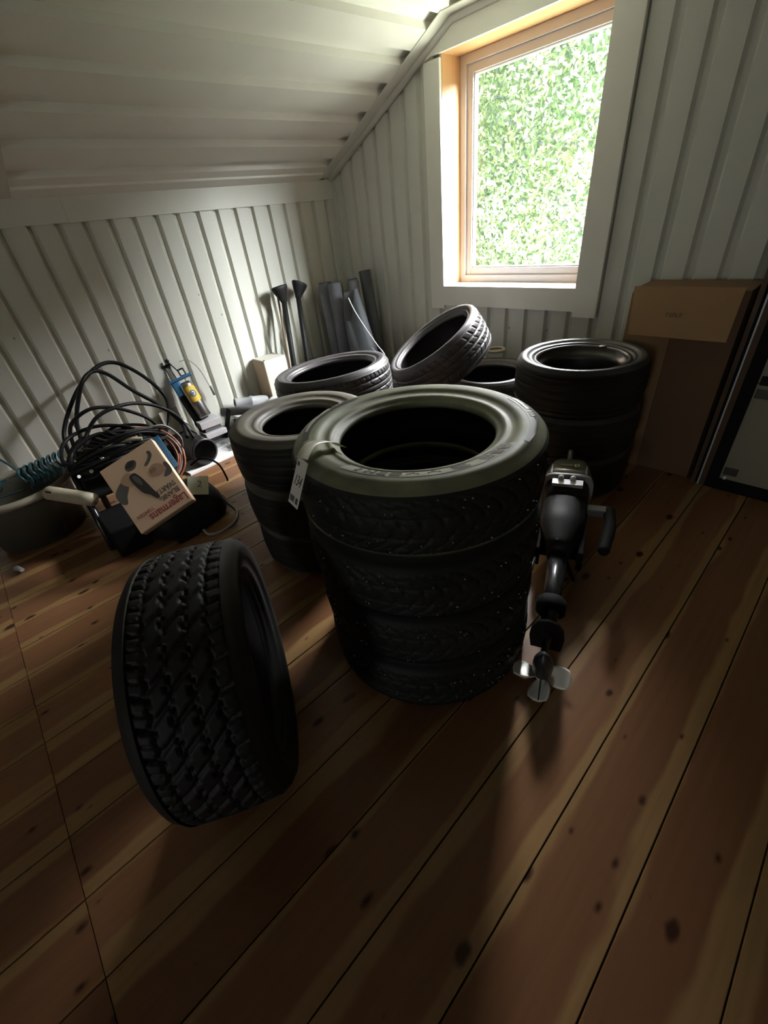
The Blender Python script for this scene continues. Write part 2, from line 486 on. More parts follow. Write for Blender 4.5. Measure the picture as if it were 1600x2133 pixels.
def strip(u0, u1):
    out = []
    for i in range(len(gpr) - 1):
        (a, da), (b, db) = gpr[i], gpr[i + 1]
        lo, hi = max(a, u0), min(b, u1)
        if hi - lo < 1e-6: continue
        f = lambda u: da + (db - da) * (u - a) / (b - a)
        if not out: out.append((lo, f(lo)))
        out.append((hi, f(hi)))
    return out


wb = MB()
for (u0, u1, z0, z1) in ((X0 - 0.03, HX0, 0, 2.2), (HX1, XR, 0, 2.2), (HX0, HX1, 0, HZ0), (HX0, HX1, HZ1, 2.2)):
    p = strip(u0, u1); n = len(p)
    wb.add([(u, Y1 + d, z0) for u, d in p] + [(u, Y1 + d, z1) for u, d in p], [(i, i + 1, n + i + 1, n + i) for i in range(n - 1)])
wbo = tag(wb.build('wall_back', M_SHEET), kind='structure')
bk = MB()
for (u0, u1, z0, z1) in ((X0 - 0.12, HX0 - 0.03, -0.05, 2.3), (HX1 + 0.03, XR + 0.1, -0.05, 2.3), (HX0 - 0.03, HX1 + 0.03, -0.05, HZ0 - 0.03), (HX0 - 0.03, HX1 + 0.03, HZ1 + 0.03, 2.3)):
    bk.box((u0, Y1 + 0.035, z0), (u1, Y1 + 0.19, z1))
bk.build('backing', M_SHEET, wbo)
for (x, z) in ((-1.335, 0.575), (-1.60, 0.57), (-1.05, 0.50)):
    MB().lathe([(0.0, 0.004), (0.005, 0.003), (0.007, 0)], 10, axis_frame((x, Y1, z), (0, -1, 0))).build('screw', M_GREYPVC, wbo)

tag(MB().box((XR, YF - 0.1, -0.05), (XR + 0.1, Y1 + 0.2, 2.2)).build('wall_right', M_SHEET), kind='structure')
FX0, FX1, FZ0, FZ1 = 0.7, 1.7, 0.85, 1.90      # window in the far gable, behind the camera
wfr = MB()
for (u0, u1, z0, z1) in ((X0 - 0.1, FX0, -0.05, 2.2), (FX1, XR + 0.1, -0.05, 2.2), (FX0, FX1, -0.05, FZ0), (FX0, FX1, FZ1, 2.2)):
    wfr.box((u0, YF - 0.14, z0), (u1, YF, z1))
tag(wfr.build('wall_front', M_SHEET), kind='structure')
w2 = bpy.data.objects.new('window_2', None); COL.objects.link(w2); tag(w2, kind='structure')
w2f = MB()
for (a_, b_) in (((FX0, FZ0), (FX0 + .06, FZ1)), ((FX1 - .06, FZ0), (FX1, FZ1)), ((FX0, FZ0), (FX1, FZ0 + .06)), ((FX0, FZ1 - .06), (FX1, FZ1))):
    w2f.box((a_[0], YF - 0.12, a_[1]), (b_[0], YF - 0.06, b_[1]))
w2f.build('frame', M_FRAME, w2)
MB().box((FX0 + .06, YF - 0.095, FZ0 + .06), (FX1 - .06, YF - 0.091, FZ1 - .06)).build('glass', M_GLASS, w2)

# ceiling: sloped grooved sheet + flat part
cpr = groove_profile(X0 + 0.005, XK, 0.197, -2.124 - 0.197 * 8, 0.083, 0.030, 0.012)
nx, nz = -SL / math.hypot(SL, 1), 1 / math.hypot(SL, 1)
cpts = [(u + nx * d, ZK + SL * (u - X0) + nz * d) for u, d in cpr]
fpr = groove_profile(XK, XR, 0.214, XK + 0.06, 0.09, 0.026, 0.014)
cpts += [(u, ZF + d) for u, d in fpr[1:]]
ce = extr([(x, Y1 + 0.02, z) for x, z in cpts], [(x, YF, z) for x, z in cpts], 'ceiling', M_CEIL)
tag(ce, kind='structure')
sec = [(X0 - 0.12, ZK + 0.03), (XK - 0.02, ZF + 0.07), (XR + 0.1, ZF + 0.07), (XR + 0.1, ZF + 0.15), (XK - 0.02, ZF + 0.15), (X0 - 0.12, ZK + 0.11)]
n = 6
MB().add([(x, YF - 0.1, z) for x, z in sec] + [(x, Y1 + 0.2, z) for x, z in sec], [(i, (i + 1) % n, n + (i + 1) % n, n + i) for i in range(n)] + [(0, 1, 2, 3, 4, 5), (11, 10, 9, 8, 7, 6)]).build('roof_deck', M_CEIL, ce)


# gable trim along the ceiling: flat flange + rounded bead
def ceil_strip(ya, yb, th, name, x0=X0 + 0.02, x1=XR):
    ln = [(x0, ZK + SL * (x0 - X0)), (XK, ZF), (x1, ZF)]
    mb = MB(); vs = []
    for x, z in ln:
        for y, dz in ((ya, 0), (ya, -th), (yb, -th), (yb, 0)): vs.append((x, y, z + dz))
    mb.add(vs, [(i * 4 + a, i * 4 + (a + 1) % 4, (i + 1) * 4 + (a + 1) % 4, (i + 1) * 4 + a)[::-1] for i in range(2) for a in range(4)] + [(0, 1, 2, 3), (11, 10, 9, 8)])
    return mb


t1 = ceil_strip(2.478, Y1, 0.004, 'trim_1').build('trim_1', M_TRIM)
tag(t1, kind='structure')
bd = MB()
ln = [(X0 + 0.02, ZK + SL * 0.02 - 0.016), (XK - 0.012, ZF - 0.02), (XK + 0.012, ZF - 0.017), (XR, ZF - 0.017)]
bd.tube([(x, Y1 - 0.020, z + 0.006) for x, z in ln], 0.021, 12)
bd.build('bead', M_TRIM, t1)
t2 = ceil_strip(0.375, 0.505, 0.006, 'trim_2', X0 + 0.004, XR).build('trim_2', M_TRIM)
tag(t2, kind='structure')
# flat fascia at the top of the knee wall
t3 = MB().box((X0 - 0.002, YF, 1.412), (X0 + 0.006, 0.735, ZK - 0.004)).build('trim_3', M_TRIM); tag(t3, kind='structure')
t4 = MB().box((X0 - 0.002, 0.715, 1.410), (X0 + 0.009, Y1, ZK - 0.004)).build('trim_4', M_TRIM); tag(t4, kind='structure')
# lower lip of the ceiling sheet
t5 = MB().box((X0 + 0.004, 0.505, ZK - 0.012), (X0 + 0.075, 2.478, ZK + 0.0)).build('trim_5', M_CEIL); tag(t5, kind='structure')
for v in t5.data.vertices:
    v.co.z += SL * (v.co.x - X0)
# corner angle on the gable wall
t6 = MB().box((X0, Y1 - 0.006, 0), (X0 + 0.045, Y1 + 0.004, ZK)).build('trim_6', M_SHEET); tag(t6, kind='structure')

# window
win = bpy.data.objects.new('window_1', None); COL.objects.link(win); win.location = (-1.65, Y1, 1.38); tag(win, kind='structure')


def wpart(mb, name, m, bevel=0.0):
    mb.v = [(x + 1.65, y - Y1, z - 1.38) for x, y, z in mb.v]
    return mb.build(name, m, win, bevel)


YD = 2.775
wpart(MB().box((HX0 - 0.02, Y1 + 0.001, HZ0), (HX0, YD, HZ1)), 'jamb', M_PINE)
wpart(MB().box((HX1, Y1 + 0.001, HZ0), (HX1 + 0.02, YD, HZ1)), 'jamb', M_PINE)
wpart(MB().box((HX0 - 0.02, Y1 + 0.001, HZ1), (HX1 + 0.02, YD, HZ1 + 0.02)), 'head_lining', M_PINE)
wpart(MB().box((HX0 - 0.02, Y1 + 0.001, HZ0 - 0.02), (HX1 + 0.02, YD, HZ0)), 'sill', M_SILL)
YC = Y1 - 0.020
wpart(MB().box((-2.244, YC, 0.667), (HX0 - 0.002, Y1 + 0.004, 1.935)), 'casing', M_CASE, 0.0015)
wpart(MB().box((HX1 - 0.001, YC - 0.004, 0.663), (-1.048, Y1 + 0.004, 2.05)), 'casing', M_CASE, 0.0015)
wpart(MB().box((HX0 - 0.004, YC, 0.690), (HX1 - 0.001, Y1 + 0.004, HZ0)), 'casing', M_CASE, 0.0015)
wpart(MB().add([(-2.244, YC, 1.936), (-2.19, YC, HZ1), (HX1 - 0.001, YC, HZ1), (HX1 - 0.001, YC, 2.066), (-2.02, YC, 2.066), (-2.244, Y1, 1.936), (-2.19, Y1, HZ1), (HX1 - 0.001, Y1, HZ1), (HX1 - 0.001, Y1, 2.066), (-2.02, Y1, 2.066)],
               [(0, 1, 2, 3, 4), (0, 5, 6, 1), (1, 6, 7, 2), (4, 9, 5, 0)]), 'casing', M_CASE)


def rect_frame(x0, x1, z0, z1, w, y0, y1, name, m, wb=None):
    wb = wb or w
    mb = MB()
    mb.box((x0, y0, z0), (x0 + w, y1, z1)).box((x1 - w, y0, z0), (x1, y1, z1)).box((x0 + w, y0, z0), (x1 - w, y1, z0 + wb)).box((x0 + w, y0, z1 - w), (x1 - w, y1, z1))
    return wpart(mb, name, m, 0.003)


rect_frame(HX0, HX1, HZ0 + 0.0, HZ1, 0.042, YD - 0.01, YD + 0.07, 'frame', M_FRAME)
rect_frame(HX0 + 0.042, HX1 - 0.042, HZ0 + 0.042, HZ1 - 0.042, 0.040, YD + 0.006, YD + 0.06, 'sash', M_FRAME)
rect_frame(HX0 + 0.082, HX1 - 0.082, HZ0 + 0.082, HZ1 - 0.082, 0.008, YD + 0.016, YD + 0.05, 'glazing_bead', M_SILL)
wpart(MB().box((HX0 + 0.085, YD + 0.03, HZ0 + 0.085), (HX1 - 0.085, YD + 0.034, HZ1 - 0.085)), 'glass', M_GLASS)

# ------------------------------------------------------------------ garden
tag(MB().box((-14, 2.9, -3.0), (8, 16, -2.8)).build('lawn', mat('grass_ground', (0.20, 0.32, 0.10), 0.9, 0, 5, 0.3)), kind='structure')
tree = thing('leafy_tree', 'dense sunlit leafy tree filling the view outside the window', 'tree', (-3.4, 6.3, -2.8))
rng = random.Random(3)
lv, lf, tones = [], [], []
NL = 115000
for i in range(NL):
    x = rng.uniform(-6.6, -0.6); z = rng.uniform(-0.6, 4.4)
    y = rng.uniform(5.3, 7.2) + 0.35 * noise.noise(Vector((x * 1.5, 0, z * 1.5)))
    L_ = rng.uniform(0.045, 0.09); W_ = L_ * rng.uniform(0.38, 0.55)
    d = Vector((rng.gauss(0, 1), rng.gauss(0, 0.6), rng.gauss(-0.3, 0.8))).normalized()
    nn = Vector((rng.gauss(0, 0.7), -1 + rng.gauss(0, 0.6), rng.gauss(0.8, 0.6))).normalized()
    s_ = d.cross(nn)
    if s_.length < 0.1: continue
    s_.normalize(); up_ = s_.cross(d)
    p = Vector((x + 3.4, y - 6.3, z + 2.8)); o = len(lv)
    lv += [p, p + d * L_ * 0.45 + s_ * W_ / 2, p + d * L_ - up_ * L_ * 0.12, p + d * L_ * 0.45 - s_ * W_ / 2]
    lf.append((o, o + 1, o + 2, o + 3))
    tones += [rng.random()] * 4
me = bpy.data.meshes.new('foliage'); me.from_pydata(lv, [], lf); me.materials.append(M_LEAF)
a = me.attributes.new('tone', 'FLOAT', 'POINT'); a.data.foreach_set('value', tones)
fo = bpy.data.objects.new('foliage', me); COL.objects.link(fo); fo.parent = tree
tag(fo, kind='stuff')
br = MB()
for i in range(6):
    bx = rng.uniform(-2.4, 2.2)
    br.tube(catmull([(bx * 0.3, 0.2, 0.0), (bx * 0.6, 0.1, 2.2), (bx + rng.uniform(-.3, .3), 0, 4.2), (bx * 1.2, 0, 6.6)], 5), [0.06] * 6 + [0.04] * 5 + [0.022] * 5, 7)
br.build('branches', M_BARK, tree)


# ------------------------------------------------------------------ tyres
def tyre_profile(R, W, rb):
    """right half of the outer side, from tread edge down over the shoulder to the bead, then inside"""
    h = R - rb
    w = W / 2
    return [(R - 0.004, w * 0.74), (R - 0.010, w * 0.82), (rb + 0.86 * h, w * 0.90), (rb + 0.74 * h, w * 0.965), (rb + 0.735 * h, w * 0.985),
            (rb + 0.62 * h, w * 1.0), (rb + 0.5 * h, w * 0.995), (rb + 0.40 * h, w * 0.965), (rb + 0.385 * h, w * 0.94), (rb + 0.30 * h, w * 0.91), (rb + 0.24 * h, w * 0.88),
            (rb + 0.225 * h, w * 0.90), (rb + 0.16 * h, w * 0.885), (rb + 0.12 * h, w * 0.84), (rb + 0.10 * h, w * 0.80), (rb + 0.04 * h, w * 0.77),
            (rb, w * 0.74), (rb - 0.002, w * 0.66), (rb + 0.002, w * 0.58), (rb + 0.25 * h, w * 0.66), (rb + 0.55 * h, w * 0.78), (R - 0.030, w * 0.70), (R - 0.018, w * 0.5), (R - 0.015, 0)]


def smoothstep(a, b, x):
    t = max(0.0, min(1.0, (x - a) / (b - a))); return t * t * (3 - 2 * t)


def groove(x, half, soft):
    """1 in a groove centred at 0"""
    return 1 - smoothstep(half, half + soft, abs(x))


def frac(x): return x - math.floor(x)


def tread_allterrain(th, t):
    N_ = 34
    a = th / (2 * pi) * N_
    s = abs(t); sg = 1 if t > 0 else -1
    d = 0
    zz = 0.035 * (1 if frac(a * 2) < 0.5 else -1)
    for c in (0.20, 0.56):
        d = max(d, groove(s - c - zz * (1 if c < 0.4 else 0.6), 0.028, 0.02))
    if s < 0.20: ph = a + t * 1.6
    elif s < 0.56: ph = a + 0.5 + sg * (s - 0.2) * 1.7
    else: ph = a + 0.25 * sg + (s - 0.56) * 0.5
    f_ = frac(ph) - 0.5
    d = max(d, groove(f_, 0.07, 0.05))
    if s > 0.62: d = max(d, 0.5 * groove(frac(ph + 0.5) - 0.5, 0.03, 0.04))
    return d * 0.009


def tread_winter(th, t):
    N_ = 46
    s = abs(t)
    a = th / (2 * pi) * N_
    ph = a + 2.2 * s * s + (0.5 if t > 0 else 0)
    d = groove(frac(ph) - 0.5, 0.05, 0.06) * (1 if s > 0.12 else 0.3)
    d = max(d, groove(s - 0.30, 0.02, 0.02), 0.8 * groove(s - 0.62, 0.012, 0.02) * (1 if frac(a * 0.5) < 0.6 else 0))
    d = max(d, 0.35 * groove(frac(ph * 3) - 0.5, 0.10, 0.10) * (1 if 0.3 < s < 0.95 else 0))
    return d * 0.008


def tread_summer(th, t):
    N_ = 64
    s = abs(t)
    a = th / (2 * pi) * N_
    d = max(groove(t, 0.035, 0.02) * 0.0, groove(s - 0.14, 0.030, 0.02), groove(s - 0.50, 0.034, 0.02))
    if s > 0.52: d = max(d, 0.8 * groove(frac(a + 0.6 * s) - 0.5, 0.045, 0.06))
    elif s > 0.17: d = max(d, 0.6 * groove(frac(a * 0.5 + 1.4 * t) - 0.5, 0.03, 0.04))
    return d * 0.007


def tread_sport(th, t):
    N_ = 40
    s = abs(t)
    a = th / (2 * pi) * N_
    d = max(groove(t, 0.035, 0.02), groove(s - 0.42, 0.034, 0.02))
    if s > 0.45: d = max(d, 0.9 * groove(frac(a + 1.2 * s) - 0.5, 0.045, 0.05) * smoothstep(0.46, 0.5, s))
    else: d = max(d, 0.7 * groove(frac(a + 1.8 * t) - 0.5, 0.045, 0.05) * (1 if s > 0.12 else 0))
    return d * 0.007


def tread_slick(th, t):
    s = abs(t)
    return 0.005 * max(groove(s - 0.2, 0.02, 0.02), groove(s - 0.6, 0.02, 0.02), 0.5 * groove(frac(th / (2 * pi) * 80) - 0.5, 0.04, 0.05) * (1 if s > .6 else 0))


class Tyre:
    def __init__(s, R, W, rb, fn, side_mat, tread_mat, nseg=384, rows=40):
        s.R, s.W, s.rb = R, W, rb
        p = tyre_profile(R, W, rb)
        full = p + [(r, -t) for r, t in reversed(p[:-1])]
        mb = MB().lathe(full, 96)
        # close the carcass under the tread
        n = 96; K = len(full)
        under = [(R - 0.0125, p[0][1] * 0.98), (R - 0.0105, 0), (R - 0.0125, -p[0][1] * 0.98)]
        mb.lathe([full[0]] + under + [full[-1]], 96)
        me = bpy.data.meshes.new('carcass'); me.from_pydata(mb.v, [], mb.f); me.polygons.foreach_set('use_smooth', [True] * len(mb.f))
        me.materials.append(side_mat); me.materials.append(M_LINER); me.materials.append(tread_mat)
        # inner liner faces
        idx = []
        for i in range(K - 1):
            inner = (18 <= i < K - 19)
            idx += [1 if inner else (2 if i < 1 or i > K - 3 else 0)] * n
        idx += [0] * (len(mb.f) - len(idx))
        me.polygons.foreach_set('material_index', idx)
        s.carcass = me
        w = W / 2
        vs, fs = [], []
        prof = []
        for j in range(rows + 1):
            t = -1 + 2 * j / rows
            at = abs(t)
            z = t * w * 0.86
            if at < 0.72: r = R - 0.004 * (at / 0.72) ** 2
            else: r = R - 0.004 - 0.020 * ((at - 0.72) / 0.28) ** 1.8
            prof.append((t, r, z))
        for i in range(nseg):
            th = 2 * pi * i / nseg
            c_, s_ = cos(th), sin(th)
            for (t, r, z) in prof:
                q = r - fn(th, t) * (1 if abs(t) < 0.97 else 0)
                if abs(t) > 0.98: q -= 0.002
                vs.append((q * c_, q * s_, z))
        for i in range(nseg):
            i2 = (i + 1) % nseg
            for j in range(rows):
                fs.append((i * (rows + 1) + j, i2 * (rows + 1) + j, i2 * (rows + 1) + j + 1, i * (rows + 1) + j + 1))
        mt = bpy.data.meshes.new('tread'); mt.from_pydata(vs, [], fs); mt.materials.append(tread_mat)
        mt.polygons.foreach_set('use_smooth', [True] * len(fs))
        s.tread = mt

    def place(s, label, group, center, axis=(0, 0, 1), spin=0.0):
        M_ = axis_frame(center, axis, (cos(spin), sin(spin), 0.01))
        e = thing('tire', label, 'tire', M=M_, group=group)
        for nm, me in (('carcass', s.carcass), ('tread', s.tread)):
            o = bpy.data.objects.new(nm, me); COL.objects.link(o); o.parent = e
        return e


# 1: front stack of four studded winter tires
TA = Tyre(0.337, 0.200, 0.208, tread_winter, M_RUB, M_TREAD)
TAtop = Tyre(0.337, 0.200, 0.208, tread_winter, M_RUBGREEN, M_TREAD)
c1 = (-0.722, 0.748)
front_top = TAtop.place('topmost tire of the big front stack, dusty green-grey sidewall, paper tag', 'front stack of studded tires', (c1[0], c1[1], 0.700), spin=0.3)
TA.place('second tire from the top of the big front stack, black and studded', 'front stack of studded tires', (c1[0] + 0.004, c1[1] - 0.004, 0.500), spin=1.1)
TA.place('third tire from the top of the big front stack, black and studded', 'front stack of studded tires', (c1[0] - 0.004, c1[1] + 0.003, 0.300), spin=2.3)
TA.place('bottom tire of the big front stack, resting on the floorboards', 'front stack of studded tires', (c1[0] + 0.002, c1[1], 0.100), spin=4.0)
M_STUD = mat('steel_studs', (0.42, 0.41, 0.37), 0.45, 0.5)
smb = MB()
rg = random.Random(5)
for i in range(100):
    th = rg.uniform(0, 2 * pi); t = rg.choice([-0.85, -0.72, -0.5, -0.38, 0.38, 0.5, 0.72, 0.85]) + rg.uniform(-.03, .03)
    z = t * 0.1 * 0.86; at = abs(t)
    r = (0.337 - 0.004 * (at / 0.72) ** 2) if at < 0.72 else 0.337 - 0.004 - 0.020 * ((at - 0.72) / 0.28) ** 1.8
    smb.lathe([(0, 0.0022), (0.0016, 0.002), (0.0020, 0), (0.002, -0.003)], 6, axis_frame((r * cos(th), r * sin(th), z), (cos(th), sin(th), 0), (0, 0, 1)))
st0 = smb.build('studs', M_STUD, front_top); tag(st0, kind='stuff')
for o in [q for q in bpy.data.objects if q.name.startswith('tire') and q != front_top]:
    c = bpy.data.objects.new('studs', st0.data); COL.objects.link(c); c.parent = o; tag(c, kind='stuff')

# raised marks, letters and swooshes on the top sidewall (local frame of front_top)
M_MARKD = rubber('dark_sidewall_mark', 0.02, (0.05, 0.05, 0.04), 0.4, 0.5)
M_MARKL = rubber('light_sidewall_mark', 0.25, (0.42, 0.42, 0.30), 0.7, 0.5)
Ri = front_top.matrix_world.to_3x3().inverted()


def sw_z(r):
    pts = [(q[0], q[1]) for q in tyre_profile(0.337, 0.2, 0.208)[:17]]
    for (ra, za), (rb_, zb) in zip(pts, pts[1:]):
        if rb_ <= r <= ra: return za + (zb - za) * (r - ra) / (rb_ - ra + 1e-9)
    return 0.09


def arc_patch(mb, a0, a1, r0a, r0b, r1a, r1b, lift=0.0012, nn=10, nr=5):
    """patch on the sidewall from angle a0 (radii r0a..r0b) to a1 (r1a..r1b); angles in world degrees"""
    vs, fs = [], []
    for i in range(nn + 1):
        f_ = i / nn; a = radians(a0 + (a1 - a0) * f_)
        ra = r0a + (r1a - r0a) * f_; rb_ = r0b + (r1b - r0b) * f_
        for j in range(nr + 1):
            r = ra + (rb_ - ra) * j / nr
            v = Ri @ Vector((cos(a) * r, sin(a) * r, 0))
            vs.append((v.x, v.y, sw_z(r) + lift))
    for i in range(nn):
        for j in range(nr):
            q = i * (nr + 1) + j
            fs.append((q, q + 1, q + nr + 2, q + nr + 1))
    mb.add(vs, fs, True)


# blocky moulded characters on the near side, on a paler ring band
rb_band = MB(); arc_patch(rb_band, -86, 9, 0.240, 0.277, 0.240, 0.277, 0.0008, 50, 8); rb_band.build('pale_ring_band', M_MARKL, front_top)
A = [(-79.5, -75, 'I'), (-73, -67.5, 'H'), (-66, -61.5, 'C'), (-60, -54.5, 'E'), (-52, -46, 'V'), (-42, -36, 'V'), (-30, -21.5, 'E'), (-13, -7.5, 'B'), (-5, -0.5, 'O'), (1.5, 6.5, 'B')]
for a0, a1, ch in A:
    mk = MB()
    r0, r1 = 0.245, 0.272
    m_ = (a0 + a1) / 2
    L2 = 0.0019
    if ch in 'BO':
        arc_patch(mk, a0, a1, r0, r0 + .009, r0, r0 + .009, L2); arc_patch(mk, a0, a1, r1 - .009, r1, r1 - .009, r1, L2)
        arc_patch(mk, a0, a0 + 1.7, r0, r1, r0, r1, L2); arc_patch(mk, a1 - 1.7, a1, r0, r1, r0, r1, L2)
        if ch == 'B': arc_patch(mk, a0, a1, .255, .262, .255, .262, L2)
    elif ch == 'H':
        arc_patch(mk, a0, a0 + 1.8, r0, r1, r0, r1, L2); arc_patch(mk, a1 - 1.8, a1, r0, r1, r0, r1, L2); arc_patch(mk, a0, a1, .254, .263, .254, .263, L2)
    elif ch == 'I': arc_patch(mk, m_ - 1, m_ + 1, r0, r1, r0, r1, L2)
    elif ch in 'CE':
        arc_patch(mk, a0, a0 + 2.0, r0, r1, r0, r1, L2); arc_patch(mk, a0, a1, r0, r0 + .008, r0, r0 + .008, L2); arc_patch(mk, a0, a1, r1 - .008, r1, r1 - .008, r1, L2)
        if ch == 'E': arc_patch(mk, a0, a1 - 1, .255, .262, .255, .262, L2)
    else:
        arc_patch(mk, a0, m_, r1 - .010, r1, r0, r0 + .010, L2); arc_patch(mk, m_, a1, r0, r0 + .010, r1 - .010, r1, L2)
    mk.build('moulded_letter', M_MARKD, front_top)
for args in ((12, 68, 0.286, 0.300, 0.283, 0.318), (172, 234, 0.280, 0.320, 0.284, 0.300)):
    mk = MB(); arc_patch(mk, *args, 0.0010, 30); mk.build('dark_swoosh', M_MARKD, front_top)
for args in [(40 + q * 2.6, 41.6 + q * 2.6, 0.290, 0.306, 0.290, 0.306, 0.0022, 3) for q in range(3)] + [(49, 66, 0.291, 0.306, 0.292, 0.300, 0.0022, 12)] + \
        [(183 + q * 2.6, 184.6 + q * 2.6, 0.292, 0.308, 0.292, 0.308, 0.0022, 3) for q in range(3)] + [(192, 224, 0.290, 0.306, 0.291, 0.298, 0.0022, 20)]:
    ml = MB(); arc_patch(ml, *args); ml.build('light_mark', M_MARKL, front_top)

# paper tag tied to the top tire
tg = thing('paper_tag', 'white paper price tag on a grey band, hanging from the topmost front tire', 'tag', (-0.81, 0.50, 0.80))
o3 = Vector((-0.81, 0.50, 0.80))
band = catmull([(-0.806, 0.560, 0.786), (-0.812, 0.538, 0.806), (-0.812, 0.510, 0.820), (-0.803, 0.475, 0.830), (-0.788, 0.445, 0.828), (-0.774, 0.424, 0.822)], 6)
wv = Vector((0.9, 0.30, -0.05)).normalized() * 0.016
vs, fs = [], []
for p in band:
    vs += [p - wv - o3, p + wv - o3]
for i in range(len(band) - 1): fs.append((2 * i, 2 * i + 1, 2 * i + 3, 2 * i + 2))
bmb = MB().add(vs, fs, True).build('band', mat('translucent_band', (0.62, 0.61, 0.50), 0.35, 0, 30, 0.15), tg)
sd = bmb.modifiers.new('s', 'SOLIDIFY'); sd.thickness = 0.0006
LA, LB, LC = Vector((-0.793, 0.426, 0.8215)), Vector((-0.743, 0.418, 0.8215)), Vector((-0.846, 0.387, 0.730))
ML = frame(LA - o3, LB - LA, LA - LC)
w_, h_ = (LB - LA).length, (LA - LC).length
MB().box((0, -h_, -0.0006), (w_, 0, 0.0), ML).build('label_sheet', M_PAPER, tg)
text_obj('134', 0.036, M_GREYINK, tg, 'handwriting', ML @ Matrix.Translation((w_ * 0.10, -h_ * 0.56, 0.0004)), shear=0.3, sx=0.66)
bc = MB()
rg = random.Random(2)
for i in range(17):
    if 10 <= i <= 11: continue
    x = w_ * 0.08 + i * w_ * 0.048
    bc.box((x, -h_ * 0.93, 0.0002), (x + w_ * rg.choice([.02, .035]), -h_ * 0.80, 0.0006), ML)
bc.box((w_ * .10, -h_ * .16, 0.0002), (w_ * .2, -h_ * .08, 0.0006), ML).box((w_ * .22, -h_ * .16, 0.0002), (w_ * .30, -h_ * .09, 0.0006), ML)
tag(bc.build('printed_bars', M_GREYINK, tg), kind='stuff')

# 2: left stack of three
TB = Tyre(0.295, 0.213, 0.161, tread_slick, M_RUBBROWN, M_TREAD, 240, 30)
c2 = (-1.450, 0.832)
TB.place('topmost tire of the smaller stack left of the big front stack, worn brownish sidewall', 'stack left of the front stack', (c2[0], c2[1], 0.534), spin=0.5)
TB.place('middle tire of the smaller stack left of the big front stack', 'stack left of the front stack', (c2[0] + 0.012, c2[1] - 0.006, 0.320), spin=1.5)
TB.place('bottom tire of the smaller stack left of the big front stack', 'stack left of the front stack', (c2[0], c2[1] + 0.004, 0.107), spin=2.5)

# 3: rear left stack of three, top one tilted a little
TC = Tyre(0.315, 0.200, 0.224, tread_summer, M_RUBSHINE, M_RUBSHINE, 512, 44)
c3 = (-1.872, 1.328)
TC.place('topmost tire of the back left stack, slightly tilted, shiny with three rib lines', 'back left stack', (c3[0], c3[1], 0.538), (-0.085, -0.02, 1), 0.2)
TC.place('middle tire of the back left stack', 'back left stack', (c3[0] + 0.01, c3[1], 0.312), spin=1.2)
TC.place('bottom tire of the back left stack', 'back left stack', (c3[0], c3[1] + 0.01, 0.103), spin=2.2)

# 4: leaning low-profile tire and the tires under it
TD = Tyre(0.310, 0.220, 0.239, tread_sport, M_RUBSHINE, M_RUBSHINE, 400, 48)
TD.place('wide low-profile tire leaning at an angle under the window, its right side raised', None, (-1.731, 2.042, 0.539), (-0.373, -0.472, 1), 0.4)
TE = Tyre(0.285, 0.205, 0.190, tread_summer, M_RUBSHINE, M_RUBSHINE, 320, 36)
TE.place('upper tire of the pair behind the leaning tire, next to the window wall', 'pair behind the leaning tire', (-1.500, 2.245, 0.3085), spin=0.4)
TE.place('lower tire of the pair behind the leaning tire, on the floor', 'pair behind the leaning tire', (-1.500, 2.245, 0.103), spin=1.9)
Tyre(0.285, 0.272, 0.190, tread_summer, M_RUB, M_RUB, 240, 30).place('tire lying flat on the floor under the lower edge of the leaning tire', None, (-2.06, 1.95, 0.137), spin=2.9)

# 5: right stack of three, top one mounted on a steel wheel
TF = Tyre(0.290, 0.213, 0.205, tread_slick, rubber('grey_black_rubber', 0.02, (0.075, 0.08, 0.085), 0.6, 0.42), M_TREAD, 240, 30)
c5 = (-0.849, 2.014)
rt = TF.place('topmost tire of the right stack, mounted on a dark steel wheel rim', 'right stack by the cardboard box', (c5[0], c5[1], 0.536), spin=0.4)
TF.place('middle tire of the right stack by the cardboard box', 'right stack by the cardboard box', (c5[0] + 0.006, c5[1] - 0.004, 0.321), spin=1.4)
TF.place('bottom tire of the right stack by the cardboard box', 'right stack by the cardboard box', (c5[0], c5[1], 0.1075), spin=2.4)
M_RIMS = mat('dark_steel_rim', (0.10, 0.10, 0.10), 0.28, 0.8, 8, 0.2)
rim = MB().lathe([(0.204, 0.074), (0.210, 0.083), (0.208, 0.090), (0.199, 0.089), (0.194, 0.079), (0.194, 0.064), (0.178, 0.055), (0.172, 0.032), (0.172, -0.05), (0.180, -0.06), (0.196, -0.07), (0.204, -0.075)], 72)
rim.build('rim', M_RIMS, rt)
MB().lathe([(0.0, 0.006), (0.012, 0.005), (0.016, 0)], 12, Matrix.Translation((0, 0, 0))).build('wheel_weight', M_STEEL, rt)
ww = rt.children[-1]
vloc = rt.matrix_world.to_3x3().inverted() @ Vector((0.016, 0.199, 0))
ww.location = (vloc.x, vloc.y, 0.089); ww.scale = (1.35, 0.8, 1.0)

# 6: upright all-terrain tire in front
TG = Tyre(0.330, 0.258, 0.221, tread_allterrain, M_RUB, M_RUB, 544, 64)
TG.place('wide all-terrain tire standing upright on its tread at the front left', None, (-0.849, 0.087, 0.3285), (cos(1.1), sin(1.1), -0.005), 0.5)

# ------------------------------------------------------------------ outboard motor
pP = Vector((-0.302, 0.792, 0.095)); pC = Vector((-0.619, 1.529, 0.270))
s_ax = (pC - pP).normalized()
camv = (Vector((0, 0, 1.25)) - pP).normalized()
n_ax = (camv - s_ax * camv.dot(s_ax)).normalized()
x_ax = s_ax.cross(n_ax).normalized()       # lateral
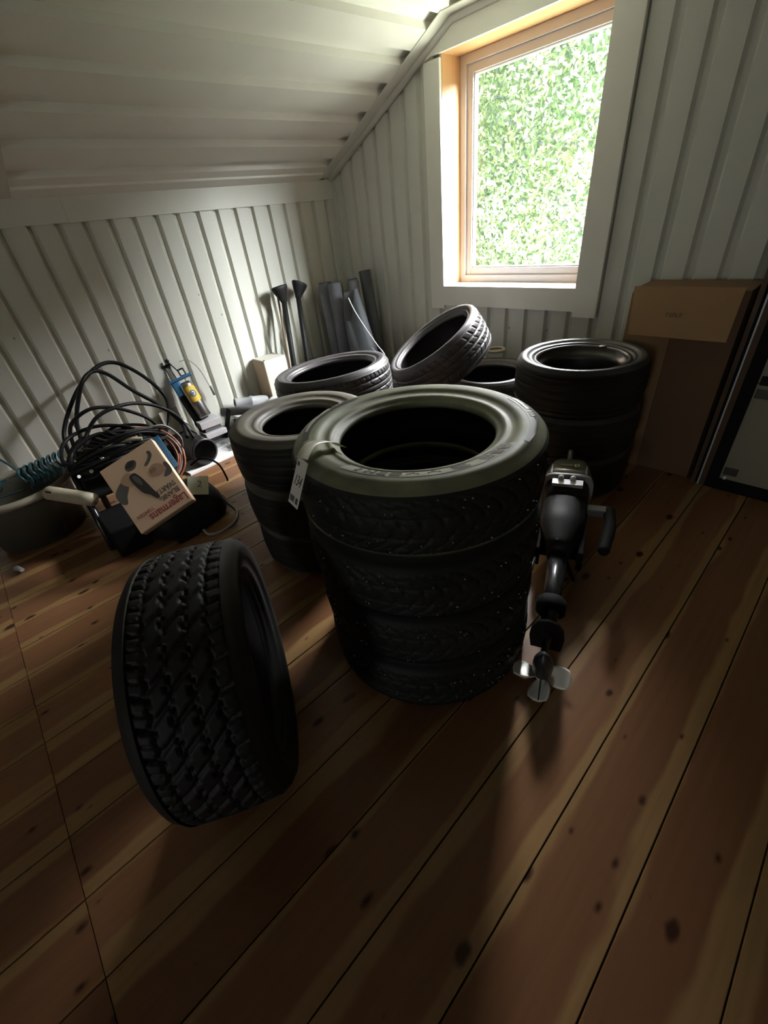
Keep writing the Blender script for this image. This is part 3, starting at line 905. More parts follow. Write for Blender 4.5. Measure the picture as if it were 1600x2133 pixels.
# make +x point to the right of the picture
if x_ax.dot(Vector((0.69, 0.71, -0.1))) < 0: x_ax = -x_ax
MO = Matrix((x_ax, n_ax, s_ax)).transposed().to_4x4(); MO.translation = pP
mo = thing('outboard_motor', 'small outboard boat motor lying against the front tire stack, propeller towards the camera', 'outboard motor', M=MO)
LEN = (pC - pP).length


def hull(sections, n=20, power=2.6):
    """sections: (z, cx, cy, ax, ay) superellipse rings"""
    mb = MB(); vs = []
    for (z, cx_, cy_, ax, ay) in sections:
        for k_ in range(n):
            t = 2 * pi * k_ / n
            c_, s_ = cos(t), sin(t)
            vs.append((cx_ + ax * math.copysign(abs(c_) ** (2 / power), c_), cy_ + ay * math.copysign(abs(s_) ** (2 / power), s_), z))
    K = len(sections)
    fs = [(i * n + k_, i * n + (k_ + 1) % n, (i + 1) * n + (k_ + 1) % n, (i + 1) * n + k_) for i in range(K - 1) for k_ in range(n)]
    mb.add(vs, fs, True)
    o = 0
    mb.f += [tuple(reversed(range(n))), tuple((K - 1) * n + k_ for k_ in range(n))]; mb.smooth += [False, False]
    return mb


# cowl
zc = LEN
cowl = hull([(zc - 0.060, 0, -0.01, 0.092, 0.105), (zc - 0.03, 0, -0.01, 0.091, 0.104), (zc + 0.03, 0, -0.015, 0.080, 0.092), (zc + 0.075, 0, -0.02, 0.068, 0.078), (zc + 0.10, 0, -0.025, 0.052, 0.060), (zc + 0.108, 0, -0.03, 0.030, 0.040)], 28, 4.2).build('cowl', M_MOTOR, mo)
hull([(zc - 0.074, 0, -0.01, 0.096, 0.110), (zc - 0.060, 0, -0.01, 0.097, 0.111)], 28, 4.2).build('cowl_rim', mat('lit_rim_tone', (0.40, 0.40, 0.41), 0.35, 0.3), mo)  # lip coloured paler than the cowl to stand for the light on it
hm = MB().tube(catmull([(-0.004, 0.02, zc + 0.085), (-0.004, 0.045, zc + 0.120), (-0.004, 0.035, zc + 0.145), (-0.004, -0.02, zc + 0.10)], 5), 0.010, 8); hm.build('carry_handle', M_MOTOR, cowl)
for xr_ in (-0.066, 0.060): MB().prism([(xr_, 0.088), (xr_ + 0.006, 0.088), (xr_ + 0.006, 0.094), (xr_, 0.094)], zc - 0.055, zc - 0.005).build('cowl_ridge', M_MOTOR, cowl)
bm_ = MB()
MBg = axis_frame((0, 0.093, zc - 0.005), (0, 0.98, 0.19), (1, 0, 0))
for i in range(8): bm_.box((-0.034 + i * 0.006, -0.003, 0), (-0.030 + i * 0.006, 0.003, 0.002), MBg)
for a_, b_ in (((0.018, -0.007), (0.022, 0.010)), ((0.022, -0.007), (0.034, -0.003)), ((0.022, 0.006), (0.034, 0.010)), ((0.032, -0.006), (0.036, 0.009))):
    bm_.box((a_[0], a_[1], 0), (b_[0], b_[1], 0.002), MBg)
tag(bm_.build('badge', mat('gold_badge', (0.75, 0.65, 0.40), 0.3, 0.5), cowl), kind='stuff')
# power head below the cowl
hull([(zc - 0.16, 0, -0.01, 0.070, 0.080), (zc - 0.12, 0, -0.01, 0.080, 0.092), (zc - 0.074, 0, -0.01, 0.084, 0.096)], 20, 3.5).build('engine_block', M_BLACK, mo)
crb = MB().box((-0.055, 0.080, zc - 0.120), (0.055, 0.096, zc - 0.092)).build('carburettor_plate', M_ALU, mo)
for xk in (-0.025, 0.018): MB().lathe([(0, 0.016), (0.010, 0.014), (0.012, 0)], 12, axis_frame((xk, 0.094, zc - 0.09), (0, 1, 0))).build('choke_knob', M_ALU, crb)
hull([(0.42, 0, 0, 0.036, 0.045), (0.47, 0, 0, 0.050, 0.058), (0.55, 0, 0, 0.078, 0.062), (zc - 0.16, 0, 0, 0.080, 0.078)], 20, 2.6).build('midsection', M_BLACK, mo)
MB().lathe([(0, 0.004), (0.007, 0.003), (0.008, 0)], 12, axis_frame((-0.008, 0.058, 0.45), (0, 1, 0))).build('bolt', M_MATTE, mo)
MB().tube([(0, 0, 0.11), (0, 0, 0.46)], [0.024, 0.034], 18).build('drive_shaft_leg', mat('semi_gloss_black_metal', (0.05, 0.05, 0.055), 0.25, 0.7), mo)
hull([(0.185, 0, 0.0, 0.038, 0.034), (0.190, 0, 0, 0.046, 0.043), (0.23, 0, 0, 0.047, 0.045), (0.24, 0, 0, 0.038, 0.036)], 20, 2.2).build('collar', M_MATTE, mo)
# anti-ventilation plate (flat, perpendicular to the leg)
pl = [(-0.046, -0.075), (-0.052, 0.0), (-0.046, 0.055), (-0.026, 0.095), (0.0, 0.105), (0.026, 0.095), (0.046, 0.055), (0.052, 0.0), (0.046, -0.075)]
MB().prism(pl, 0.095, 0.103).build('anti_ventilation_plate', M_MATTE, mo)
hull([(0.02, 0, 0.0, 0.012, 0.036), (0.06, 0, 0.0, 0.011, 0.032), (0.10, 0, 0, 0.017, 0.040), (0.14, 0, 0, 0.026, 0.034)], 16, 2.0).build('gearcase_strut', mat('worn_black_paint', (0.055, 0.057, 0.06), 0.38, 0.4, 25, 0.3), mo)
# gearcase bullet, axis along local y (nose towards +y)
gm = axis_frame((0, 0, 0), (0, 1, 0), (1, 0, 0))
MB().lathe([(0.0, 0.085), (0.010, 0.078), (0.020, 0.062), (0.028, 0.035), (0.030, 0.0), (0.028, -0.03), (0.022, -0.05), (0.0, -0.055)], 24, gm).build('gearcase', bpy.data.materials['worn_black_paint'], mo)
MB().add([(-0.003, 0.045, -0.015), (0.003, 0.045, -0.015), (0.003, -0.02, -0.02), (-0.003, -0.02, -0.02), (-0.002, 0.010, -0.095), (0.002, 0.010, -0.095), (0.002, -0.025, -0.095), (-0.002, -0.025, -0.095)],
         [(0, 1, 5, 4), (1, 2, 6, 5), (2, 3, 7, 6), (3, 0, 4, 7), (4, 5, 6, 7), (0, 3, 2, 1)]).build('skeg', bpy.data.materials['worn_black_paint'], mo)
# propeller, behind the bullet
hubm = axis_frame((0, -0.055, 0), (0, 1, 0), (1, 0, 0))
hub_ = MB().lathe([(0.0, -0.035), (0.012, -0.034), (0.018, -0.02), (0.020, 0.0), (0.019, 0.008), (0, 0.008)], 20, hubm).build('propeller_hub', M_PROP, mo)
for ang in (172, 8 - 10, 262):
    a = radians(ang)
    er = Vector((cos(a), 0, sin(a))); et = Vector((-sin(a), 0, cos(a))); ey = Vector((0, 1, 0))
    vs, fs = [], []
    NR, NT = 8, 8
    for i in range(NR + 1):
        f_ = i / NR; r = 0.014 + 0.072 * f_
        wdt = 0.030 * math.sqrt(max(0.0, 1 - (2 * f_ - 1.08) ** 2 / 1.35)) + 0.004
        if i == NR: wdt = 0.008
        pitch = radians(50 + 26 * f_)
        for j in range(NT + 1):
            u = (j / NT * 2 - 1) * wdt
            vs.append(er * r + et * (u * sin(pitch) + 0.006) + ey * (-0.06 + u * cos(pitch)))
    for i in range(NR):
        for j in range(NT): fs.append((i * (NT + 1) + j, (i + 1) * (NT + 1) + j, (i + 1) * (NT + 1) + j + 1, i * (NT + 1) + j + 1))
    b_ = MB().add(vs, fs, True).build('propeller_blade', M_PROP, hub_)
    sd = b_.modifiers.new('s', 'SOLIDIFY'); sd.thickness = 0.003; sd.offset = 0
# tiller arm with grip, clamp bracket
tarm = MB().box((0.080, -0.005, 0.640), (0.172, 0.03, 0.672)).build('tiller_arm', M_DGREYPVC, mo, 0.004)
MB().tube(catmull([(0.157, 0.015, 0.665), (0.160, 0.02, 0.58), (0.150, 0.03, 0.50), (0.142, 0.035, 0.44)], 4), [0.020] * 4 + [0.022] * 4 + [0.020] * 4 + [0.015], 14).build('tiller_grip', M_MATTE, tarm)
MB().box((-0.085, -0.095, 0.44), (-0.065, 0.01, 0.66)).box((0.065, -0.095, 0.44), (0.085, 0.01, 0.66)).box((-0.085, -0.11, 0.50), (0.085, -0.085, 0.62)).build('clamp_bracket', M_MATTE, mo, 0.004)
MB().tube([(0.03, -0.05, 0.44), (0.062, -0.045, 0.36)], [0.010, 0.006], 8).build('clamp_lever', M_MATTE, mo)
MB().tube([(-0.078, 0.0, 0.40), (-0.084, 0.0, 0.30)], [0.008, 0.006], 8).build('tilt_pin', M_BLACK, mo)

# ------------------------------------------------------------------ right side: cardboard box, glazed door panel
bx = thing('cardboard_box', 'tall brown cardboard box standing against the window wall, top flap folded down', 'box', (-0.56, 2.43, 0))


def rel(mb, o):
    mb.v = [(x - o[0], y - o[1], z - o[2]) for x, y, z in mb.v]; return mb


BO = (-0.56, 2.43, 0)
ctn = rel(MB().box((-0.785, 2.318, 0), (-0.345, 2.56, 0.860)), BO).build('carton', M_CARDD, bx, 0.003)
rel(MB().box((-0.785, 2.309, 0.0), (-0.585, 2.3175, 0.845)), BO).build('front_panel', M_CARD, bx)
fb = MB()
A_, B_, C_, D_ = Vector((-0.780, 2.306, 0.872)), Vector((-0.366, 2.306, 0.872)), Vector((-0.357, 2.215, 0.685)), Vector((-0.735, 2.215, 0.687))
nrm = (B_ - A_).cross(D_ - A_).normalized() * 0.004
fb.add([A_, B_, C_, D_, A_ + nrm, B_ + nrm, C_ + nrm, D_ + nrm], [(0, 1, 2, 3), (7, 6, 5, 4), (0, 4, 5, 1), (1, 5, 6, 2), (2, 6, 7, 3), (3, 7, 4, 0)])
flp = rel(fb, BO).build('top_flap', M_CARD, bx)
fm = frame(Vector((-0.610, 2.2535, 0.762)) - Vector(BO), B_ - A_, A_ - D_)
sm = MB()
rg = random.Random(11)
for i in range(5):
    x = i * 0.0125
    sm.box((x, 0, 0.0), (x + 0.003, 0.016, 0.0015), fm).box((x, 0.0 if i % 2 else 0.013, 0), (x + 0.009, 0.003 if i % 2 else 0.016, 0.0015), fm)
    if i in (1, 2, 4): sm.box((x + .007, 0, 0), (x + 0.0095, 0.016, 0.0015), fm)
tag(sm.build('printed_mark', M_INK, flp), kind='stuff')

cab = thing('glazed_door_panel', 'black-framed grey door panel standing upright at the right edge beside the cardboard box', 'door panel', (0.16, 2.44, 0))
CO = (0.16, 2.44, 0)
rel(MB().box((-0.300, 2.315, 0.03), (0.78, 2.57, 2.0)), CO).build('case', M_BLACK, cab)
rel(MB().box((-0.320, 2.285, 0.0), (-0.303, 2.33, 2.0)), CO).build('edge_strip', M_WINGLASSBROWN, cab)
rel(MB().box((-0.303, 2.300, 0.0), (-0.292, 2.33, 2.0)), CO).build('edge_strip', M_MATTE, cab)
rel(MB().box((-0.292, 2.290, 0.0), (-0.286, 2.33, 2.0)), CO).build('edge_strip', M_ALU, cab)
rel(MB().box((-0.286, 2.296, 0.0), (-0.262, 2.33, 2.0)), CO).build('edge_strip', M_WINGLASSBROWN, cab)
rel(MB().box((-0.262, 2.285, 0.0), (-0.215, 2.315, 2.0)), CO).build('stile', M_MATTE, cab, 0.002)
rel(MB().box((-0.215, 2.285, 0.0), (0.78, 2.315, 0.055)), CO).build('bottom_rail', M_MATTE, cab, 0.002)
rel(MB().box((-0.215, 2.298, 0.055), (0.78, 2.312, 0.515)), CO).build('panel', M_CABGREY, cab)
rel(MB().box((-0.215, 2.298, 0.519), (0.78, 2.312, 1.6)), CO).build('panel', M_CABGREY, cab)
for z in (0.10, 0.475, 0.53):
    rel(MB().box((-0.208, 2.291, z - 0.02), (-0.155 if z < 0.4 else -0.14, 2.2975, z + 0.018)), CO).build('hinge', M_BLACK if z > .5 else mat('hinge_metal', (0.09, 0.085, 0.065), 0.4, 0.5), cab, 0.002)
rel(MB().lathe([(0, 0.014), (0.008, 0.012), (0.009, 0)], 12, axis_frame((-0.195, 2.291, 0.068), (0, -1, 0))), CO).build('foot_screw', M_WHITE, cab)

# ------------------------------------------------------------------ back corner
def roll(name, label, group, base, top, r, m, hollow=0.0):
    base, top = Vector(base), Vector(top)
    e = thing(name, label, 'foam roll' if m is M_GREYFOAM else 'mat', base, group)
    L_ = (top - base).length
    Mr = axis_frame((0, 0, 0), top - base, (1, 0, 0))
    if hollow:
        MB().lathe([(0.001, 0.02), (hollow, 0.02), (hollow, L_), (r, L_), (r, 0), (0.001, 0)], 28, Mr).build('rolled_sheet', m, e)
    else:
        pr2 = [(0.001, L_ + 0.0), (r * 0.8, L_ - 0.002), (r, L_ - 0.02), (r * 1.02, L_ * 0.5), (r, 0.01), (r * 0.9, 0), (0.001, 0)]
        MB().lathe(pr2, 24, Mr).build('rolled_sheet', m, e)
        MB().tube([Mr @ Vector(((0.1 + 0.85 * q / 30) * r * cos(q * 0.6), (0.1 + 0.85 * q / 30) * r * sin(q * 0.6), L_ + 0.001)) for q in range(31)], 0.003, 5).build('spiral_end', M_DARKMAT, e)
    return e


roll('foam_roll', 'leftmost upright grey foam roll in the far corner', 'grey foam rolls in the corner', (-3.03, 2.27, 0.0), (-3.125, 2.30, 0.868), 0.062, M_GREYFOAM)
roll('foam_roll', 'second grey foam roll from the left in the far corner', 'grey foam rolls in the corner', (-2.90, 2.25, 0.0), (-2.99, 2.29, 0.872), 0.060, M_GREYFOAM)
roll('foam_roll', 'third grey foam roll, narrow, just left of the wide dark roll', 'grey foam rolls in the corner', (-2.80, 2.33, 0.0), (-2.86, 2.37, 0.885), 0.045, M_GREYFOAM)
rm = thing('rolled_mat', 'wide dark mat rolled into a cone with open top end, leaning in the far corner', 'mat', (-2.62, 2.26, 0.0))
Mrm = axis_frame((0, 0, 0), (-0.17, 0.0, 0.83), (0, -1, 0))
rmb = MB().lathe([(0.001, 0.02), (0.125, 0.02), (0.135, 0.0), (0.135, 0.02), (0.115, 0.30), (0.068, 0.84), (0.060, 0.835), (0.052, 0.70), (0.001, 0.66)], 32, Mrm)
rmb.v = [(x, y, z - max(0.0, (z - 0.60)) * (0.9 if y < 0 else 0.0) * min(1, abs(y) / 0.05)) for x, y, z in rmb.v]
rmb.build('rolled_sheet', M_DARKMAT, rm)
roll('cardboard_tube', 'thin dark tube end sticking up behind the wide rolled mat', None, (-2.70, 2.46, 0.0), (-2.86, 2.50, 0.925), 0.045, M_DARKMAT, 0.035)

bagm = hull([(0.0, 0, 0, 0.30, 0.10), (0.12, 0, 0, 0.32, 0.115), (0.26, 0.01, 0, 0.30, 0.10), (0.33, 0, 0, 0.24, 0.07), (0.35, 0, 0, 0.15, 0.04)], 32, 3.2)
bg_ = bagm.build('cloth_bag', M_DBLUE); bg_.location = (-2.93, 2.03, 0)
tag(bg_, 'dark blue-black cloth bag in front of the foam rolls', 'bag')

# edge of a rolled-mat sheet, the light on it painted as white
sp = thing('lit_sheet_edge', 'thin curved edge of a rolled sheet beside the dark rolled mat, its lit look painted white', 'strip', (-2.33, 2.30, 0.4))
so = Vector((-2.33, 2.30, 0.4))
cur = catmull([(-2.628, 2.12, 0.805), (-2.59, 2.13, 0.72), (-2.515, 2.15, 0.60), (-2.425, 2.17, 0.48), (-2.375, 2.18, 0.425), (-2.31, 2.19, 0.30), (-2.27, 2.20, 0.235)], 6)
vs, fs = [], []
for i, p in enumerate(cur):
    f_ = i / (len(cur) - 1)
    hw = 0.016 * math.sin(min(1, f_ * 2.2 + 0.08) * pi * 0.5) if f_ < 0.5 else 0.012
    off_ = Vector((0.55, -0.55, 0.4)).normalized() * hw
    vs += [p - off_ * 0.5 - so, p + off_ - so]
for i in range(len(cur) - 1): fs.append((2 * i, 2 * i + 1, 2 * i + 3, 2 * i + 2))
q_ = MB().add(vs, fs, True).build('lit_edge', M_WHITE, sp)
sd = q_.modifiers.new('s', 'SOLIDIFY'); sd.thickness = 0.006
mt_ = frame(Vector((-2.405, 2.14, 0.44)) - so, (0.62, 0.1, -0.5), (0.55, -0.5, 0.5))
MB().box((-0.005, -0.022, 0), (0.058, 0.022, 0.004), mt_).box((-0.06, -0.012, 0), (-0.01, -0.004, 0.003), mt_).build('clip', mat('pale_lilac_plastic', (0.62, 0.62, 0.72), 0.4), sp)

# black poles with flared heads and a brown stick
def pole(label, base, top, r, head_dir, group):
    base, top = Vector(base), Vector(top)
    e = thing('flared_pole', label, 'pole', base, group)
    d = (top - base)
    MB().tube([Vector((0, 0, 0)), d * 0.5, d * 0.92], [r * 1.05, r, r * 0.95], 14).build('shaft', M_BLACK, e)
    hd = (d.normalized() + Vector(head_dir)).normalized()
    c0 = d * 0.90; r *= 1.25
    Mh = axis_frame(c0, hd, (0, 1, 0))
    pf = [(r * 0.9, -0.01), (r * 1.3, 0.02), (r * 2.0, 0.055), (r * 2.5, 0.085), (r * 2.6, 0.10), (r * 2.35, 0.105), (r * 2.1, 0.095), (r * 1.0, 0.05), (0.002, 0.045)]
    vs_ = MB().lathe(pf, 24)
    Ms = Mh @ Matrix.Diagonal((1.0, 0.62, 1, 1))
    vs_.v = [tuple(Ms @ Vector(v)) for v in vs_.v]
    vs_.build('flared_head', M_BLACK, e)


pole('left black pole with flared head leaning on the ribbed wall', (-2.93, 1.70, 0.0), (-3.14, 1.90, 0.90), 0.021, (0.10, -0.30, 0.1), 'black poles with flared heads')
pole('right black pole with flared head leaning on the ribbed wall', (-2.93, 1.83, 0.0), (-3.14, 2.035, 0.905), 0.020, (0.10, 0.30, 0.1), 'black poles with flared heads')
stk = MB().tube([(0, 0, 0), (-0.06, 0.10, 0.87)], 0.008, 8).build('wooden_stick', mat('brown_wood', (0.20, 0.13, 0.08), 0.7)); stk.location = (-3.12, 1.775, 0)
tag(stk, 'thin brown stick leaning on the ribbed wall just left of the black poles', 'stick')

# white box in the corner behind the tires
wbx = thing('white_carton', 'off-white thin carton with brown side standing by the ribbed wall below the poles', 'box', (-3.1, 1.65, 0))
MB().box((-0.12, -0.105, 0), (0.06, 0.085, 0.455)).build('body', M_OFFW, wbx, 0.002)
MB().box((-0.12, -0.108, 0), (0.058, -0.1055, 0.45)).build('side', mat('tan_side', (0.40, 0.30, 0.20), 0.7), wbx)
MB().lathe([(0, .006), (.006, .004), (.007, 0)], 10, Matrix.Translation((0.045, -0.095, 0.455))).build('peg', M_BLACK, wbx)

# pipes
pp = thing('dark_pipe', 'dark grey plastic pipe lying behind the left tire stack', 'pipe', (-3.10, 1.13, 0.185))
MB().lathe([(0.025, 0.004), (0.025, 0.55), (0.031, 0.55), (0.031, 0.0), (0.025, 0.0), (0.025, 0.004)], 20, axis_frame((0, 0, 0), (0.33, 0.42, -0.03), (0, 0, 1))).build('tube', M_DGREYPVC, pp)
pf_ = thing('pipe_fitting', 'light grey pipe fitting with a collar lying on the floor clutter by the wall', 'pipe fitting', (-3.155, 1.27, 0.20))
MB().lathe([(0.028, 0.0), (0.033, 0.0), (0.036, 0.006), (0.033, 0.02), (0.033, 0.12), (0.040, 0.125), (0.040, 0.14), (0.035, 0.145), (0.035, 0.26), (0.030, 0.26), (0.030, 0.0)], 24, axis_frame((0, 0, 0), (0.12, 0.5, -0.08), (0, 0, 1))).build('tube', M_GREYPVC, pf_)
wr = thing('white_disc', 'white round plastic disc standing behind the pipe fitting', 'disc', (-3.10, 1.585, 0.12))
MB().lathe([(0, 0.012), (0.05, 0.012), (0.056, 0.008), (0.056, 0), (0.0, 0)], 28, axis_frame((0.075, -0.045, 0.012), (0.85, -0.5, 0.1))).build('disc', M_WHITE, wr)
wb2 = MB().box((-0.17, -0.11, 0), (0.13, 0.19, 0.09)).box((-0.16, -0.10, 0.09), (0.12, 0.18, 0.12)).build('white_tray', mat('white_enamel', (0.66, 0.67, 0.70), 0.3), None, 0.006)
wb2.location = (-2.99, 1.32, 0.0); tag(wb2, 'low white plastic box under the grey pipes', 'box')

# ------------------------------------------------------------------ hand pump on the wall
hp = thing('hand_pump', 'blue-headed pump tool with silver canister and yellow label leaning on the ribbed wall', 'tool', (-3.0, 0.98, 0))
HO = Vector((-3.0, 0.98, 0))


def H_(p): return Vector(p) - HO


d_up = Vector((-0.20, -0.055, 0.52)).normalized()


def along(p, t): return H_(p) + d_up * t


cn = (-3.045, 0.985, 0.215)
Mcan = axis_frame(H_(cn), d_up, (1, 0.4, 0))
MB().lathe([(0, 0), (0.044, 0), (0.047, 0.006), (0.047, 0.235), (0.044, 0.25), (0.030, 0.262), (0.0, 0.264)], 32, Mcan).build('canister', M_STEEL, hp)
# yellow label as a shell on the visible side
lb = MB(); vs = []; fs = []
for i in range(15):
    a = radians(-75 + i * 8)
    for j in range(7):
        z = 0.125 + 0.09 * j / 6
        zz = z + (0.012 * sin(i / 14 * pi) if j == 6 else (-0.012 * sin(i / 14 * pi) if j == 0 else 0))
        vs.append(Mcan @ Vector((0.0476 * cos(a), 0.0476 * sin(a), zz)))
for i in range(14):
    for j in range(6): fs.append((i * 7 + j, (i + 1) * 7 + j, (i + 1) * 7 + j + 1, i * 7 + j + 1))
lb.add(vs, fs, True).build('yellow_label', M_YELLOW, hp)


def can_disc(a0, z0, r, m, name, lift, ring=0.0):
    vs, fs = [], []
    n = 24
    if ring:
        for k_ in range(n):
            for rr in (r, ring):
                aa = radians(a0) + rr * cos(2 * pi * k_ / n) / 0.048; vs.append(Mcan @ Vector(((0.0476 + lift) * cos(aa), (0.0476 + lift) * sin(aa), z0 + rr * sin(2 * pi * k_ / n))))
        fs = [(2 * k_, 2 * k_ + 1, (2 * k_ + 3) % (2 * n), (2 * k_ + 2) % (2 * n)) for k_ in range(n)]
    else:
        for jr in range(1, 4):
            for k_ in range(n):
                rr = r * jr / 3; aa = radians(a0) + rr * cos(2 * pi * k_ / n) / 0.048
                vs.append(Mcan @ Vector(((0.0476 + lift) * cos(aa), (0.0476 + lift) * sin(aa), z0 + rr * sin(2 * pi * k_ / n))))
        fs = [tuple(range(n))] + [(j * n + k_, j * n + (k_ + 1) % n, (j + 1) * n + (k_ + 1) % n, (j + 1) * n + k_) for j in range(2) for k_ in range(n)]
    MB().add(vs, fs, True).build(name, m, hp)


can_disc(-22, 0.172, 0.026, M_WHITE, 'logo_disc', 0.0012)
can_disc(-22, 0.172, 0.023, M_GREYINK, 'logo_ring', 0.0024, 0.016)
can_disc(-22, 0.172, 0.009, mat('pale_blue_ink', (0.25, 0.4, 0.5), 0.5), 'logo_centre', 0.0026)
# blue bracket
br0 = along(cn, 0.285)
Mb = axis_frame(br0, d_up, (0.45, 1, 0))
MB().box((-0.085, -0.035, 0.0), (0.075, 0.05, 0.016), Mb).build('bracket_plate', M_BLUE, hp, 0.003)
MB().box((-0.082, -0.03, -0.10), (-0.028, 0.025, 0.0), Mb).build('blue_block', M_BLUE, hp, 0.01)
for (x, y, z0, z1, r) in ((-0.065, 0.035, -0.27, 0.115, 0.0050), (-0.035, 0.035, -0.08, 0.12, 0.0045), (0.015, 0.03, -0.04, 0.02, 0.0045)):
    MB().tube([Mb @ Vector((x, y, z0)), Mb @ Vector((x, y, z1))], r, 8).build('rod', M_STEEL, hp)
MB().box((-0.08, 0.02, 0.112), (-0.02, 0.05, 0.128), Mb).build('crosshead', M_BLACK, hp, 0.002)
MB().box((0.0, -0.01, 0.016), (0.042, 0.035, 0.022), Mb).box((0.0, -0.01, 0.06), (0.042, 0.035, 0.066), Mb).box((0.0, -0.01, 0.016), (0.006, 0.035, 0.066), Mb).box((0.036, -0.01, 0.016), (0.042, 0.035, 0.066), Mb).build('clevis', M_BLACK, hp, 0.001)
MB().tube([Mb @ Vector((0.005, 0.01, 0.05)), Mb @ Vector((-0.02, 0.01, 0.13))], 0.004, 8).build('knob_stem', M_BLACK, hp)
MB().lathe([(0.0, 0.014), (0.010, 0.010), (0.015, 0.0), (0.010, -0.010), (0.0, -0.014)], 16, Matrix.Translation(Mb @ Vector((-0.025, 0.01, 0.142)))).build('knob', M_BLACK, hp)
# black back body and white tube beside the canister
MB().box((-0.085, -0.03, -0.36), (-0.035, 0.02, -0.10), Mb).build('back_plate', M_MATTE, hp, 0.004)
MB().tube([Mb @ Vector((-0.056, 0.035, -0.31)), Mb @ Vector((-0.056, 0.035, -0.06))], 0.009, 10).build('side_tube', M_WHITE, hp)
MB().tube([Mb @ Vector((-0.056, 0.035, -0.32)), Mb @ Vector((-0.056, 0.035, -0.25))], 0.0105, 10).build('side_tube_end', M_YELLOW, hp)
# wire with grip to the right
MB().tube(catmull([H_((-3.19, 0.995, 0.585)), H_((-3.20, 1.06, 0.575)), H_((-3.19, 1.11, 0.50)), H_((-3.18, 1.14, 0.36))], 6), 0.0028, 6).build('wire', M_GREYCABLE, hp)
MB().tube([H_((-3.18, 1.14, 0.37)), H_((-3.175, 1.15, 0.30))], [0.007, 0.009], 10).build('wire_grip', M_DGREYPVC, hp)
# stepped bright foot and black pedal
MB().box((-0.085, -0.075, 0.155), (0.03, 0.085, 0.205)).build('upper_foot', M_ALU, hp, 0.004)
MB().box((-0.07, -0.07, 0.085), (0.055, 0.09, 0.125)).build('middle_foot', M_ALU, hp, 0.004)
MB().box((-0.05, -0.06, 0.0), (0.075, 0.095, 0.050)).build('lower_foot', mat('bright_tin', (0.72, 0.74, 0.78), 0.18, 0.9), hp, 0.004)
MB().box((-0.06, -0.05, 0.0), (0.02, 0.07, 0.17)).build('foot_core', M_DGREYPVC, hp)
pm = Matrix.Translation((0.02, 0.10, 0.12)) @ Matrix.Rotation(radians(-25), 4, 'X')
MB().box((-0.02, 0.0, -0.12), (0.04, 0.012, 0.13), pm).box((-0.02, 0.012, -0.10), (0.04, 0.075, 0.0), pm).box((-0.01, 0.06, -0.06), (0.03, 0.085, 0.06), pm).build('pedal', M_MATTE, hp, 0.006)
MB().tube([H_((-3.13, 0.78, 0.34)), H_((-3.0, 0.87, 0.17))], 0.006, 8).build('lever', M_STEEL, hp)

wc = MB().box((-0.006, -0.06, 0), (0.006, 0.075, 0.30)).build('white_card', M_OFFW); wc.location = (-3.16, 0.80, 0.0); wc.rotation_euler = (0, radians(-10), radians(8))
tag(wc, 'plain white card leaning behind the pump tool', 'card')
bp_ = MB().box((-0.07, -0.13, 0), (0.07, 0.10, 0.14)).build('black_case', M_MATTE, None, 0.01); bp_.location = (-3.13, 0.82, 0.0)
bp_.location = (-3.08, 0.78, 0.0)
tag(bp_, 'small black plastic case on the floor left of the pump tool', 'case')

# white boards on the floor
wbd = thing('white_board', 'pair of long white boards lying on the floor by the pump tool', 'board', (-2.845, 1.0, 0))
wbd['label'] = 'long white grooved board lying on the floor by the pump tool'
Mw = Matrix.Rotation(radians(4), 4, 'Z')
MB().box((-0.085, -0.36, 0.0), (0.055, 0.20, 0.012), Mw).build('plank', M_WHITE, wbd, 0.002)
MB().box((0.062, -0.36, 0.0), (0.125, 0.20, 0.016), Mw).build('edge_strip', M_WHITE, wbd, 0.002)

bagt = thing('parts_bag', 'clear plastic bag with copper-coloured fittings lying in front of the pump tool', 'bag', (-2.83, 1.10, 0.018))
cb = MB(); rg = random.Random(4)
for i in range(26):
    c = Vector((rg.uniform(-.05, .05), rg.uniform(-.08, .08), rg.uniform(0.008, 0.035)))
    d = Vector((rg.gauss(0, 1), rg.gauss(0, 1), rg.gauss(0, .3))).normalized() * 0.016
    cb.tube([c - d, c + d], 0.006, 7)
tag(cb.build('fittings', M_ORANGEBAG, bagt), kind='stuff')
bgm = hull([(0.0, 0, 0, 0.07, 0.10), (0.02, 0, 0, 0.078, 0.108), (0.045, 0.005, 0, 0.06, 0.085), (0.055, 0, 0.01, 0.03, 0.05)], 20, 2.4)
for i, v in enumerate(bgm.v):
    nzv = noise.noise(Vector(v) * 40) * 0.008
    bgm.v[i] = (v[0] + nzv, v[1] + nzv, max(0, v[2] + nzv * 0.5))
bgm.build('clear_film', M_CLEARBAG, bagt)

# wide black pipe
bpipe = thing('wide_black_pipe', 'wide black pipe with open mouth facing the room beside the cable pile', 'pipe', (-2.72, 0.80, 0.107))
Mp = axis_frame((0, 0, 0), (-0.93, -0.12, 0.04), (0, 0, 1))
MB().lathe([(0.078, 0.0), (0.078, 0.22), (0.086, 0.22), (0.086, 0.02), (0.089, 0.015), (0.089, 0.0), (0.078, 0.0)], 36, Mp).build('tube', mat('black_pipe_plastic', (0.03, 0.03, 0.032), 0.35), bpipe)

